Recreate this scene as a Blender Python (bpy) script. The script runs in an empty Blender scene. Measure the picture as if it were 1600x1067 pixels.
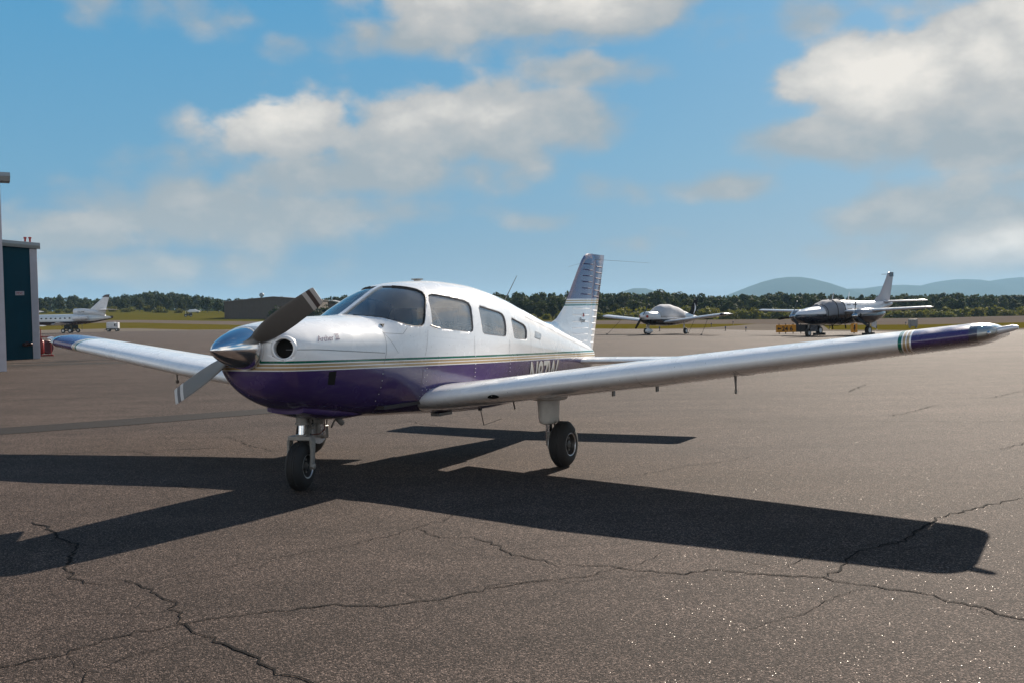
import bpy, bmesh, math, random
import numpy as np
from mathutils import Vector, Matrix
R = math.radians
random.seed(7)
SC = bpy.context.scene
COL = SC.collection

# ------------------------------------------------------------------ camera, sky, sun, exposure
cd = bpy.data.cameras.new('camera'); cam = bpy.data.objects.new('camera', cd); COL.objects.link(cam)
cd.sensor_width = 36.0; cd.lens = 1642.4/1600*36.0; cd.clip_start = .05; cd.clip_end = 20000
cam.matrix_world = Matrix.Translation((0, 0, 1.4948)) @ Matrix.Rotation(R(90)-.02938, 4, 'X') @ Matrix.Rotation(-.02299, 4, 'Z')
SC.camera = cam
SUNV = Vector((.9028, 1.658, 1.0)).normalized()          # towards the sun
sl = bpy.data.lights.new('sun', 'SUN'); sl.energy = 5.0; sl.angle = R(.53); sl.color = (1, .89, .76)
so = bpy.data.objects.new('sun', sl); COL.objects.link(so)
so.rotation_euler = SUNV.to_track_quat('Z', 'Y').to_euler()
SC.view_settings.view_transform = 'Standard'
try: SC.view_settings.look = 'None'
except Exception: pass
SC.view_settings.gamma = 1.0; SC.view_settings.exposure = 0.9; SC.view_settings.use_curve_mapping = False
SC.render.engine = 'CYCLES'
SC.cycles.use_denoising = True
SC.cycles.volume_bounces = 1; SC.cycles.max_bounces = 8; SC.cycles.transparent_max_bounces = 12
SC.cycles.caustics_reflective = False; SC.cycles.caustics_refractive = False
SC.cycles.sample_clamp_indirect = 6.0

class NT:
    """small node-tree writer"""
    def __init__(s, tree): s.t = tree; s.l = tree.links
    def n(s, typ, **kw):
        nd = s.t.nodes.new(typ)
        for k, v in kw.items(): setattr(nd, k, v)
        return nd
    def put(s, sock, v):
        if isinstance(v, bpy.types.NodeSocket): s.l.new(v, sock)
        elif isinstance(v, (tuple, list)) and hasattr(sock.default_value, '__len__') and len(v) == 3 and len(sock.default_value) == 4: sock.default_value = (*v, 1)
        else: sock.default_value = v
    def m(s, op, a, b=0.0, c=None, clamp=False):
        nd = s.n('ShaderNodeMath', operation=op); nd.use_clamp = clamp
        s.put(nd.inputs[0], a); s.put(nd.inputs[1], b)
        if c is not None: s.put(nd.inputs[2], c)
        return nd.outputs[0]
    def mr(s, v, a, b, c=0.0, d=1.0, smooth=False):
        nd = s.n('ShaderNodeMapRange'); nd.interpolation_type = 'SMOOTHSTEP' if smooth else 'LINEAR'
        for i, x in enumerate((v, a, b, c, d)): s.put(nd.inputs[i], x)
        return nd.outputs[0]
    def mix(s, f, a, b, mode='MIX'):
        nd = s.n('ShaderNodeMix', data_type='RGBA', blend_type=mode)
        s.put(nd.inputs[0], f); s.put(nd.inputs[6], a); s.put(nd.inputs[7], b)
        return nd.outputs[2]
    def noise(s, vec, scale, detail=2.0, rough=.5, dist=0.0):
        nd = s.n('ShaderNodeTexNoise'); s.put(nd.inputs['Vector'], vec)
        nd.inputs['Scale'].default_value = scale; nd.inputs['Detail'].default_value = detail
        nd.inputs['Roughness'].default_value = rough; nd.inputs['Distortion'].default_value = dist
        return nd.outputs[0]
    def ramp(s, f, stops, interp='LINEAR'):
        nd = s.n('ShaderNodeValToRGB'); s.put(nd.inputs[0], f); cr = nd.color_ramp; cr.interpolation = interp
        while len(cr.elements) < len(stops): cr.elements.new(.5)
        for e, (p, c) in zip(cr.elements, stops): e.position = p; e.color = (*c, 1)
        return nd.outputs[0]

world = bpy.data.worlds.new('World'); SC.world = world; world.use_nodes = True
def build_world():
    N = NT(world.node_tree); world.node_tree.nodes.clear()
    out = N.n('ShaderNodeOutputWorld'); bg = N.n('ShaderNodeBackground')
    N.l.new(bg.outputs[0], out.inputs[0]); bg.inputs[1].default_value = SKY_STRENGTH
    sky = N.n('ShaderNodeTexSky', sky_type='NISHITA'); sky.sun_disc = False
    el = math.asin(SUNV.z); az = math.atan2(SUNV.x, SUNV.y)
    sky.sun_elevation = el; sky.sun_rotation = az
    sky.air_density = 1.0; sky.dust_density = SKY_DUST; sky.ozone_density = 3.0; sky.altitude = 0
    tc = N.n('ShaderNodeTexCoord').outputs['Generated']
    nrm = N.n('ShaderNodeVectorMath', operation='NORMALIZE'); N.put(nrm.inputs[0], tc); d = nrm.outputs[0]
    sp = N.n('ShaderNodeSeparateXYZ'); N.put(sp.inputs[0], d); x, y, z = sp.outputs
    A = N.m('ARCTAN2', x, y); E = N.m('ARCSINE', z)
    base = N.mix(1.0, sky.outputs[0], SKY_TINT, 'MULTIPLY')
    # the polarised deep blue of the photograph: pull the sun-side glare of the clear sky down to a plain blue
    lowz = N.mr(E, 0.0, 1.57, 0, 1)
    clear = N.ramp(lowz, [(0.0, SKY_RAMP[0]), (.085, SKY_RAMP[1]), (.19, SKY_RAMP[2]), (.40, SKY_RAMP[3]), (1, SKY_RAMP[4])])
    base = N.mix(SKY_MIX, base, clear)
    # clouds: soft masses at given compass bearings and heights, broken up by noise
    ae = N.n('ShaderNodeCombineXYZ'); N.put(ae.inputs[0], A); N.put(ae.inputs[1], N.m('MULTIPLY', E, 1.5)); ae = ae.outputs[0]
    w1 = N.noise(ae, 5.0, 4.0, .55); w2 = N.noise(ae, 14.0, 6.0, .6)
    def puff(sc):
        vo = N.n('ShaderNodeTexVoronoi', feature='SMOOTH_F1'); wv = N.n('ShaderNodeVectorMath', operation='MULTIPLY_ADD')
        nz = N.n('ShaderNodeTexNoise'); N.put(nz.inputs['Vector'], ae); nz.inputs['Scale'].default_value = sc*.8; nz.inputs['Detail'].default_value = 3
        N.put(wv.inputs[0], nz.outputs['Color']); wv.inputs[1].default_value = (.9/sc, .9/sc, 0); N.put(wv.inputs[2], ae)
        N.put(vo.inputs['Vector'], wv.outputs[0]); vo.inputs['Scale'].default_value = sc; vo.inputs['Smoothness'].default_value = .35
        return N.m('SUBTRACT', .42, vo.outputs['Distance'])
    pf = N.m('ADD', N.m('MULTIPLY', puff(13.0), .55), N.m('MULTIPLY', puff(31.0), .28))
    wob = N.m('ADD', N.m('ADD', N.m('MULTIPLY', N.m('SUBTRACT', w1, .5), .8), pf), N.m('MULTIPLY', N.m('SUBTRACT', w2, .5), .8))
    dens = None; brig = None
    for (a, e, ra, re, k, b) in CLOUDS:
        da = N.m('DIVIDE', N.m('SUBTRACT', A, a), ra); de = N.m('DIVIDE', N.m('SUBTRACT', E, e), re)
        r = N.m('SQRT', N.m('ADD', N.m('MULTIPLY', da, da), N.m('MULTIPLY', de, de)))
        v = N.m('MULTIPLY', N.mr(r, 1.25, .25, 0, 1), k)
        bb = N.m('MULTIPLY', N.m('MULTIPLY', v, b), N.mr(N.m('ADD', de, N.m('MULTIPLY', da, -.25)), -.9, .7, .15, 1))
        dens = v if dens is None else N.m('MAXIMUM', dens, v)
        brig = bb if brig is None else N.m('MAXIMUM', brig, bb)
    # rest of the sky: unseen broken cloud, thickened and brightened to light shaded white paint
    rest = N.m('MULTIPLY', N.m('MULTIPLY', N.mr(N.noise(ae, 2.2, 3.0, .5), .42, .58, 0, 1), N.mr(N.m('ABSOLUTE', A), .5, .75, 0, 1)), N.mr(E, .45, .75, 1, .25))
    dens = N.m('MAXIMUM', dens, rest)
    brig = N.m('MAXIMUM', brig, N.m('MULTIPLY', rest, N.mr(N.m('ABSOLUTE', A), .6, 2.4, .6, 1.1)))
    wd = N.mr(brig, .12, .6, .58, .22); lo = N.mr(brig, .12, .6, .11, .27)
    cover = N.mr(N.m('ADD', dens, N.m('MULTIPLY', wob, N.mr(dens, 0, .25, 0, 1))), lo, N.m('ADD', lo, wd), 0, 1, True)
    off = N.n('ShaderNodeVectorMath', operation='ADD'); N.put(off.inputs[0], ae); off.inputs[1].default_value = (.012, .03, 0)
    rel = N.m('MULTIPLY', N.m('SUBTRACT', w2, N.noise(off.outputs[0], 14.0, 6.0, .6)), 1.0)
    lit = N.m('ADD', N.mr(brig, .15, .8, 0, 1), N.m('ADD', N.m('ADD', rel, N.m('MULTIPLY', pf, .55)), N.m('MULTIPLY', N.m('SUBTRACT', w1, .5), .5)), clamp=True)
    cc = N.ramp(lit, [(0, CLOUD_COL[0]), (.45, CLOUD_COL[1]), (1, CLOUD_COL[2])])
    # front-lit cloud away from the sun, gain added to lift the plane's shaded white
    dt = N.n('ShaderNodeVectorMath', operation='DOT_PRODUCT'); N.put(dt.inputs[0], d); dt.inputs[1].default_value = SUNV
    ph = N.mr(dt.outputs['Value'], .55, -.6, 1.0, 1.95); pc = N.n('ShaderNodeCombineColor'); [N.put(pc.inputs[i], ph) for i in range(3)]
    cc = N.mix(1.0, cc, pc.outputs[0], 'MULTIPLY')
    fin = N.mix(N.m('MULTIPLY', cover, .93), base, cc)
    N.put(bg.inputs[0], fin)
HAZE_D = .00009; SKY_STRENGTH = .056; SKY_DUST = 1.2; SKY_TINT = (1, 1, 1); SKY_MIX = .90
k_ = 10.0
SKY_RAMP = [(.16*k_, .29*k_, .43*k_), (.115*k_, .325*k_, .51*k_), (.060*k_, .30*k_, .54*k_), (.035*k_, .16*k_, .35*k_), (.02*k_, .075*k_, .19*k_)]
CLOUD_COL = [(.36*k_, .40*k_, .42*k_), (.53*k_, .52*k_, .50*k_), (.88*k_, .82*k_, .74*k_)]
def ce(px, py, rx, ry, k=1.0, b=1.0):     # bearing / height of a cloud from the survey sketch, in radians
    return (math.atan((px-800)/1642), (490-.023*(px-800)-py)/1690, rx/1690, ry/1690, k, b)
CLOUDS = [ce(790,-5,330,125,1.0,1.0), ce(960,20,170,80,1.0,.95), ce(930,112,150,45,.85,.6), ce(640,60,190,60,.75,.55),
          ce(465,215,185,85,1.0,1.05), ce(700,205,270,115,.95,.75), ce(560,265,360,80,.85,.5), ce(880,190,160,80,.8,.55), ce(330,340,330,85,.75,.3), ce(120,375,170,55,.75,.4), ce(230,425,320,45,.6,.25), ce(560,330,280,60,.6,.3),
          ce(1400,165,235,115,1.0,1.1), ce(1560,165,200,140,1.0,.8), ce(1300,220,150,60,.9,.45), ce(1500,225,260,75,.95,.45), ce(1640,90,130,80,.9,1.0),
          ce(1520,345,250,80,.85,.5), ce(1590,405,150,55,.9,1.0), ce(1400,400,220,45,.6,.4), ce(1135,297,110,30,.7,.3), ce(960,295,90,42,.55,.25),
          ce(165,45,70,45,.5,.35), ce(300,35,150,60,.5,.25), ce(470,85,60,36,.45,.2), ce(850,350,85,26,.55,.25), ce(1210,55,170,50,.6,.3), ce(1000,380,160,26,.4,.3)]
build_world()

# ------------------------------------------------------------------ helpers
def link(o, parent=None):
    COL.objects.link(o)
    if parent: o.parent = parent
    return o
def tag(o, label=None, cat=None, group=None, kind=None):
    if label: o['label'] = label
    if cat: o['category'] = cat
    if group: o['group'] = group
    if kind: o['kind'] = kind
    return o
def thing(name, label, cat, loc=(0, 0, 0), rz=0.0, group=None):
    o = bpy.data.objects.new(name, None); COL.objects.link(o); o.empty_display_size = .2
    o.location = loc; o.rotation_euler = (0, 0, rz)
    return tag(o, label, cat, group)
class MB:
    """collects shapes and links them as one mesh object"""
    def __init__(s): s.v = []; s.f = []; s.mi = []
    def add(s, v, f, mi=0):
        o = len(s.v); s.v += [tuple(p) for p in v]; s.f += [tuple(i+o for i in q) for q in f]; s.mi += [mi]*len(f); return s
    def box(s, c, d, rot=None, mi=0):
        hx, hy, hz = d[0]/2, d[1]/2, d[2]/2
        v = [Vector((x*hx, y*hy, z*hz)) for x in (-1, 1) for y in (-1, 1) for z in (-1, 1)]
        if rot is not None: v = [rot @ p for p in v]
        return s.add([p+Vector(c) for p in v], [(0,1,3,2),(4,6,7,5),(0,4,5,1),(2,3,7,6),(0,2,6,4),(1,5,7,3)], mi)
    def tube(s, pts, r, n=10, cap=True, mi=0):
        pts = [Vector(p) for p in pts]; rr = r if isinstance(r, (list, tuple)) else [r]*len(pts); rings = []; up = None
        for i, p in enumerate(pts):
            t = (pts[min(i+1, len(pts)-1)]-pts[max(i-1, 0)]).normalized()
            if up is None: up = t.orthogonal().normalized()
            up = (up-t*up.dot(t)).normalized(); sd = t.cross(up)
            rings.append([p+(up*math.cos(2*math.pi*k/n)+sd*math.sin(2*math.pi*k/n))*rr[i] for k in range(n)])
        return s.loft(rings, cap, mi)
    def loft(s, rings, cap=True, mi=0, closed=True):
        n = len(rings[0]); v = [p for r_ in rings for p in r_]; f = []
        for i in range(len(rings)-1):
            for k in range(n if closed else n-1):
                k2 = (k+1) % n; f.append((i*n+k, i*n+k2, (i+1)*n+k2, (i+1)*n+k))
        if cap: f.append(tuple(range(n-1, -1, -1))); f.append(tuple((len(rings)-1)*n+k for k in range(n)))
        return s.add(v, f, mi)
    def lathe(s, prof, org, axis, n=32, mi=0):
        """prof: (distance along the axis, radius)"""
        a = Vector(axis).normalized(); u = a.orthogonal().normalized(); w = a.cross(u); o = Vector(org)
        rings = [[o+a*h+(u*math.cos(2*math.pi*k/n)+w*math.sin(2*math.pi*k/n))*max(r, 1e-4) for k in range(n)] for h, r in prof]
        return s.loft(rings, True, mi)
    def build(s, name, mat, parent=None, smooth=True, bevel=0, sharp=35):
        me = bpy.data.meshes.new(name); me.from_pydata(s.v, [], s.f)
        for m in (mat if isinstance(mat, (list, tuple)) else [mat]): me.materials.append(m)
        if any(s.mi): me.polygons.foreach_set('material_index', s.mi)
        bm = bmesh.new(); bm.from_mesh(me); bmesh.ops.recalc_face_normals(bm, faces=bm.faces); bm.to_mesh(me); bm.free()
        if smooth: me.polygons.foreach_set('use_smooth', [True]*len(me.polygons)); me.set_sharp_from_angle(angle=R(sharp))
        o = bpy.data.objects.new(name, me); link(o, parent)
        if bevel:
            b = o.modifiers.new('bevel', 'BEVEL'); b.width = bevel; b.segments = 2; b.limit_method = 'ANGLE'
        return o
def copy_tree(o, parent=None):
    c = o.copy(); COL.objects.link(c); c.parent = parent
    for ch in o.children: copy_tree(ch, c)
    return c

# ------------------------------------------------------------------ materials
def mat(name, col=(.5, .5, .5), rough=.5, metal=0.0, spec=.5, coat=0.0, noise=0.0, nscale=8.0, bump=0.0, bscale=60.0, obj=True):
    m = bpy.data.materials.new(name); m.use_nodes = True; N = NT(m.node_tree)
    b = m.node_tree.nodes['Principled BSDF']; N.put(b.inputs['Base Color'], col)
    b.inputs['Roughness'].default_value = rough; b.inputs['Metallic'].default_value = metal
    b.inputs['Specular IOR Level'].default_value = spec; b.inputs['Coat Weight'].default_value = coat; b.inputs['Coat Roughness'].default_value = .04
    tc = N.n('ShaderNodeTexCoord').outputs['Object']
    if noise:
        f = N.noise(tc, nscale, 5.0, .6)
        N.put(b.inputs['Base Color'], N.mix(N.mr(f, .3, .7), tuple(c*(1-noise) for c in col), tuple(min(1, c*(1+noise*.6)) for c in col)))
        N.put(b.inputs['Roughness'], N.mr(f, .3, .7, max(0, rough-.08), min(1, rough+.08)))
    if bump:
        bp = N.n('ShaderNodeBump'); bp.inputs['Strength'].default_value = bump; bp.inputs['Distance'].default_value = .01
        N.put(bp.inputs['Height'], N.noise(tc, bscale, 4.0, .6)); N.put(b.inputs['Normal'], bp.outputs[0])
    return m
WHITE = (.86, .86, .86); PURPLE = (.056, .033, .128); TAN = (.46, .33, .17); GREEN = (.0, .13, .085)
def paint(name, build_color, rough=.22, cior=1.5, wavy=.012, coat=.7):
    """glossy aircraft paint whose livery is printed by position on the airframe"""
    m = bpy.data.materials.new(name); m.use_nodes = True; N = NT(m.node_tree); b = m.node_tree.nodes['Principled BSDF']
    tc = N.n('ShaderNodeTexCoord').outputs['Object']; sp = N.n('ShaderNodeSeparateXYZ'); N.put(sp.inputs[0], tc)
    c = build_color(N, *sp.outputs)
    st = N.n('ShaderNodeMapping'); N.put(st.inputs[0], tc); st.inputs['Scale'].default_value = (1.2, 1.2, 5)
    dirt = N.m('MULTIPLY', N.mr(N.noise(st.outputs[0], 3.0, 6.0, .65), .48, .8), .15)
    c = N.mix(dirt, c, (.30, .27, .24))
    bg = N.n('ShaderNodeTexVoronoi'); N.put(bg.inputs['Vector'], tc); bg.inputs['Scale'].default_value = 26      # insect specks and chips
    bs = N.n('ShaderNodeSeparateColor'); N.put(bs.inputs[0], bg.outputs['Color'])
    c = N.mix(N.m('MULTIPLY', N.m('MULTIPLY', N.m('LESS_THAN', bg.outputs['Distance'], .10), N.m('GREATER_THAN', bs.outputs[0], .86)), .6), c, (.09, .075, .06))
    N.put(b.inputs['Base Color'], c); N.put(b.inputs['Roughness'], N.mr(N.noise(tc, 6, 4), .3, .7, rough*.7, rough*1.4))
    b.inputs['Coat Weight'].default_value = coat; b.inputs['Coat Roughness'].default_value = .04; b.inputs['Coat IOR'].default_value = cior; b.inputs['Specular IOR Level'].default_value = .5
    bp = N.n('ShaderNodeBump'); bp.inputs['Strength'].default_value = wavy*8; bp.inputs['Distance'].default_value = .01
    h = N.noise(tc, 5.0, 2.0, .5)
    N.put(bp.inputs['Height'], h); N.put(b.inputs['Normal'], bp.outputs[0]); N.put(b.inputs['Coat Normal'], bp.outputs[0])
    return m
def fus_color(N, x, y, z):
    s = N.m('SUBTRACT', N.m('MULTIPLY_ADD', x, -.0306, 1.144), z)
    return N.ramp(N.m('ADD', s, .5), [(0, WHITE), (.5, GREEN), (.518, WHITE), (.526, TAN), (.546, WHITE), (.554, TAN), (.574, WHITE), (.582, PURPLE)], 'CONSTANT')
def wing_color(N, x, y, z):
    a0 = N.m('ABSOLUTE', y); a = N.m('SUBTRACT', a0, 4.0)
    return N.ramp(a, [(0, WHITE), (.655, GREEN), (.680, WHITE), (.688, TAN), (.708, WHITE), (.716, TAN), (.738, WHITE), (.748, PURPLE)], 'CONSTANT') if False else N.mix(N.m('GREATER_THAN', a0, 5.205), N.ramp(a, [(0, WHITE), (.655, GREEN), (.680, WHITE), (.688, TAN), (.708, WHITE), (.716, TAN), (.738, WHITE), (.748, PURPLE)], 'CONSTANT'), WHITE)
def fin_color(N, x, y, z):
    a = N.m('SUBTRACT', z, 1.0)
    return N.ramp(a, [(0, WHITE), (.535, GREEN), (.552, WHITE), (.562, TAN), (.580, WHITE), (.590, TAN), (.610, WHITE), (.622, PURPLE)], 'CONSTANT')
M = {}
M['fuselage'] = paint('fuselage_paint', fus_color); M['wing'] = paint('wing_paint', wing_color, .26); M['fin'] = paint('fin_paint', fin_color, .24, 2.1, coat=1.0)
M['white'] = paint('white_paint', lambda N, x, y, z: N.mix(0, WHITE, WHITE), .28)
M['cabin'] = mat('cabin_lining', (.62, .61, .60), .8, noise=.1)
M['black'] = mat('black_trim', (.012, .012, .013), .55)
M['dark'] = mat('dark_cavity', (.004, .004, .004), .9)
M['rubber'] = mat('tyre_rubber', (.016, .016, .017), .72, noise=.35, nscale=14, bump=.25, bscale=120)
M['chrome'] = mat('polished_metal', (.80, .80, .81), .15, 1.0)
M['alu'] = mat('bare_aluminium', (.52, .52, .53), .38, 1.0, noise=.15, nscale=20)
M['gear'] = mat('gear_grey', (.25, .24, .225), .5, .3, noise=.25, nscale=25)
M['gearwhite'] = mat('gear_fairing_white', (.62, .60, .56), .38, noise=.16, nscale=9)
M['rim'] = mat('wheel_rim', (.10, .10, .10), .45, .6, noise=.2, nscale=30)
M['hose'] = mat('brake_hose', (.10, .03, .025), .5)
M['upholstery'] = mat('seat_cloth', (.045, .04, .04), .85, noise=.2, nscale=30)
M['panelblack'] = mat('glareshield', (.010, .010, .011), .8)
M['ink'] = mat('purple_lettering', (.045, .028, .12), .5, spec=.2)
M['regwhite'] = mat('white_lettering', (.72, .69, .64), .4); M['regtan'] = mat('tan_lettering', (.40, .29, .17), .4)
M['red'] = mat('red_paint', (.30, .018, .015), .4, noise=.15, nscale=12)
M['seam'] = mat('panel_gap', (.16, .16, .17), .8, spec=.1)
M['seal'] = mat('window_seal', (.10, .10, .10), .8, spec=.1)
M['seamdark'] = mat('dark_panel_gap', (.02, .015, .03), .6)
M['steel'] = mat('rivet_heads', (.70, .70, .72), .35, 0.4)
def glass(name, tint=(.86, .91, .93), amount=1.0, film=(.03, .13), wet=1.6):
    m = bpy.data.materials.new(name); m.use_nodes = True; N = NT(m.node_tree); m.node_tree.nodes.clear()
    out = N.n('ShaderNodeOutputMaterial'); tr = N.n('ShaderNodeBsdfTransparent'); gl = N.n('ShaderNodeBsdfGlossy'); mx = N.n('ShaderNodeMixShader')
    df = N.n('ShaderNodeBsdfDiffuse'); df.inputs[0].default_value = (.8, .8, .8, 1); m2 = N.n('ShaderNodeMixShader')
    N.put(tr.inputs[0], tint); gl.inputs['Roughness'].default_value = .02; gl.inputs[0].default_value = (1, 1, 1, 1)
    fr = N.n('ShaderNodeFresnel'); fr.inputs[0].default_value = 1.5
    N.put(mx.inputs[0], N.m('MULTIPLY', fr.outputs[0], 1.6*amount, clamp=True)); N.l.new(tr.outputs[0], m2.inputs[1]); N.l.new(df.outputs[0], m2.inputs[2])
    tc = N.n('ShaderNodeTexCoord').outputs['Object']; N.put(m2.inputs[0], N.mr(N.noise(tc, 4, 5, .6), .3, .8, *film))
    N.l.new(m2.outputs[0], mx.inputs[1]); N.l.new(gl.outputs[0], mx.inputs[2]); N.l.new(mx.outputs[0], out.inputs[0])
    return m
M['glass'] = glass('windshield_glass', film=(.05, .15)); M['sideglass'] = glass('side_window_glass', (.90, .93, .94), 1.0, (.20, .40)); M['lens'] = glass('lens_glass', (.9, .92, .9), 1.2)
def blade_mat():
    m = bpy.data.materials.new('propeller_grey'); m.use_nodes = True; N = NT(m.node_tree); b = m.node_tree.nodes['Principled BSDF']
    tc = N.n('ShaderNodeTexCoord').outputs['Object']; sp = N.n('ShaderNodeSeparateXYZ'); N.put(sp.inputs[0], tc)
    r = N.m('SQRT', N.m('ADD', N.m('MULTIPLY', sp.outputs[1], sp.outputs[1]), N.m('MULTIPLY', sp.outputs[2], sp.outputs[2])))
    g, w, d = (.125, .116, .108), (.55, .52, .50), (.07, .05, .05)
    c = N.ramp(r, [(0, g), (.765, w), (.802, d), (.842, w)], 'CONSTANT')
    N.put(b.inputs['Base Color'], N.mix(N.m('MULTIPLY', N.noise(tc, 30, 5, .7), .35), c, (.05, .045, .04))); b.inputs['Roughness'].default_value = .38
    return m
M['handle'] = mat('grab_handle_grey', (.28, .28, .28), .7, spec=.1); M['blade'] = blade_mat()

def asphalt():
    m = bpy.data.materials.new('asphalt'); m.use_nodes = True; N = NT(m.node_tree); b = m.node_tree.nodes['Principled BSDF']
    out = m.node_tree.nodes['Material Output']
    tc = N.n('ShaderNodeTexCoord').outputs['Object']
    vo = N.n('ShaderNodeTexVoronoi'); N.put(vo.inputs['Vector'], tc); vo.inputs['Scale'].default_value = 150
    sep = N.n('ShaderNodeSeparateColor'); N.put(sep.inputs[0], vo.outputs['Color'])
    big = N.noise(tc, .22, 5, .6); mid = N.noise(tc, 2.2, 5, .65)
    st = N.n('ShaderNodeMapping'); N.put(st.inputs[0], tc); st.inputs['Rotation'].default_value = (0, 0, R(-15)); st.inputs['Scale'].default_value = (.12, 1.5, 1)
    streak = N.noise(st.outputs[0], .9, 4, .6)
    stone = N.ramp(sep.outputs[0], [(0, (.0125, .0089, .0073)), (.45, (.040, .0291, .0241)), (.8, (.089, .0650, .0535)), (1, (.245, .182, .151))])
    tone = N.m('MULTIPLY', N.m('MULTIPLY', N.mr(big, .3, .7, .74, 1.22), N.mr(mid, .3, .7, .84, 1.14)), N.mr(streak, .35, .65, .86, 1.10))
    tn = N.n('ShaderNodeCombineColor'); [N.put(tn.inputs[i], tone) for i in range(3)]
    c = N.mix(1.0, stone, tn.outputs[0], 'MULTIPLY')
    N.put(b.inputs['Base Color'], c); b.inputs['Roughness'].default_value = .85; b.inputs['Specular IOR Level'].default_value = .12
    bp = N.n('ShaderNodeBump'); bp.inputs['Strength'].default_value = .7; bp.inputs['Distance'].default_value = .006
    N.put(bp.inputs['Height'], N.m('ADD', N.m('SUBTRACT', 1, vo.outputs['Distance']), N.noise(tc, 60, 4, .6))); N.put(b.inputs['Normal'], bp.outputs[0])
    # mirror-like grains of quartz, each tilted its own way: they catch the sun one by one
    last = b.outputs[0]
    for sc, thr, rad, rg_, tl, gc in ((260, .93, .42, .22, .8, .030), (120, .955, .25, .22, .8, .05)):
        v2 = N.n('ShaderNodeTexVoronoi'); N.put(v2.inputs['Vector'], tc); v2.inputs['Scale'].default_value = sc
        nb = N.n('ShaderNodeVectorMath', operation='MULTIPLY_ADD'); N.put(nb.inputs[0], v2.outputs['Color']); nb.inputs[1].default_value = (tl, tl, 0); nb.inputs[2].default_value = (-tl/2, -tl/2, 1)
        nn = N.n('ShaderNodeVectorMath', operation='NORMALIZE'); N.put(nn.inputs[0], nb.outputs[0])
        gl = N.n('ShaderNodeBsdfGlossy'); gl.inputs['Roughness'].default_value = rg_; gl.inputs[0].default_value = (gc, gc*.93, gc*.88, 1); N.put(gl.inputs['Normal'], nn.outputs[0])
        s2 = N.n('ShaderNodeSeparateColor'); N.put(s2.inputs[0], v2.outputs['Color'])
        mask = N.m('MULTIPLY', N.m('GREATER_THAN', s2.outputs[2], thr), N.m('LESS_THAN', v2.outputs['Distance'], rad))
        mx = N.n('ShaderNodeMixShader'); N.put(mx.inputs[0], N.m('MULTIPLY', mask, .5)); N.l.new(last, mx.inputs[1]); N.l.new(gl.outputs[0], mx.inputs[2]); last = mx.outputs[0]
    N.l.new(mx.outputs[0], out.inputs[0])
    return m
M['asphalt'] = asphalt()
def ground_mat(name, c1, c2, c3, s=(.02, .15, 1.5), rough=.95, spec=.0):
    m = bpy.data.materials.new(name); m.use_nodes = True; N = NT(m.node_tree); b = m.node_tree.nodes['Principled BSDF']
    tc = N.n('ShaderNodeTexCoord').outputs['Object']
    a = N.noise(tc, s[0], 5, .6); f = N.noise(tc, s[1], 5, .65); g = N.noise(tc, s[2], 4, .7)
    c = N.mix(N.mr(a, .35, .65), c1, c2); c = N.mix(N.mr(f, .4, .75), c, c3)
    N.put(b.inputs['Base Color'], N.mix(N.mr(g, .35, .75, 0, .45), c, tuple(v*.55 for v in c1))); b.inputs['Roughness'].default_value = rough
    b.inputs['Specular IOR Level'].default_value = spec
    return m
M['grass'] = ground_mat('mown_grass', (.082, .072, .010), (.104, .082, .013), (.115, .086, .020))
M['field'] = ground_mat('field_grass', (.075, .070, .012), (.098, .080, .016), (.078, .074, .012))
M['forestfloor'] = ground_mat('rough_grassland', (.040, .050, .016), (.06, .062, .022), (.05, .05, .02))
M['concrete'] = ground_mat('worn_concrete', (.16, .138, .118), (.185, .162, .137), (.14, .122, .105), (.05, .5, 4), .85)
M['taxi'] = ground_mat('old_taxiway_asphalt', (.125, .104, .088), (.150, .125, .106), (.112, .092, .079), (.03, .4, 4), .8)
M['tar'] = mat('tar_seal', (.018, .0145, .013), .85, spec=.15, noise=.3, nscale=6, bump=.3)
M['crack'] = mat('crack_dirt', (.008, .007, .007), 1.0, spec=.1)
M['stain'] = mat('damp_stain', (.022, .016, .011), .8, spec=.2, noise=.3, nscale=3)

# ------------------------------------------------------------------ terrain (heights surveyed along four bearings)
PROF = {-900: [(0,0),(42,0),(205,-.85),(225,-.42),(270,.68),(300,1.3),(420,4.8),(500,6),(900,4),(3000,0),(9000,0)],
        200: [(0,0),(42,0),(205,-.85),(225,-.42),(270,.68),(300,1.3),(420,4.8),(500,6),(900,4),(3000,0),(9000,0)],
        1000: [(0,0),(25,0),(68,-.26),(85,-.29),(120,-.4),(250,-1.55),(350,-2.5),(450,-3.5),(900,-5),(3000,-4),(9000,0)],
        1450: [(0,0),(25,0),(62,-.5),(75,-.74),(115,-1.1),(330,-3.9),(450,-4.5),(900,-6),(3000,-4),(9000,0)],
        2500: [(0,0),(25,0),(62,-.5),(75,-.74),(115,-1.1),(330,-3.9),(450,-4.5),(900,-6),(3000,-4),(9000,0)]}
PKEY = sorted(PROF); PARR = {k: np.array(v, float) for k, v in PROF.items()}
def lerp_key(dct, keys, k, f):
    k = min(max(k, keys[0]), keys[-1])
    for a, b in zip(keys, keys[1:]):
        if a <= k <= b:
            t = (k-a)/(b-a); return f(dct[a])*(1-t)+f(dct[b])*t
def bearing(X, Y): return 800+1642.4*X/max(Y, 30.0)
def zg(X, Y):
    if Y < 20: return 0.0
    return lerp_key(PARR, PKEY, bearing(X, Y), lambda a: float(np.interp(Y, a[:,0], a[:,1])))
def at(k, D, dz=0.0):
    """ground point on bearing k (the survey's bearing number) D metres out"""
    X = (k-800)/1642.4*D; return Vector((X, D, zg(X, D)+dz))
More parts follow.
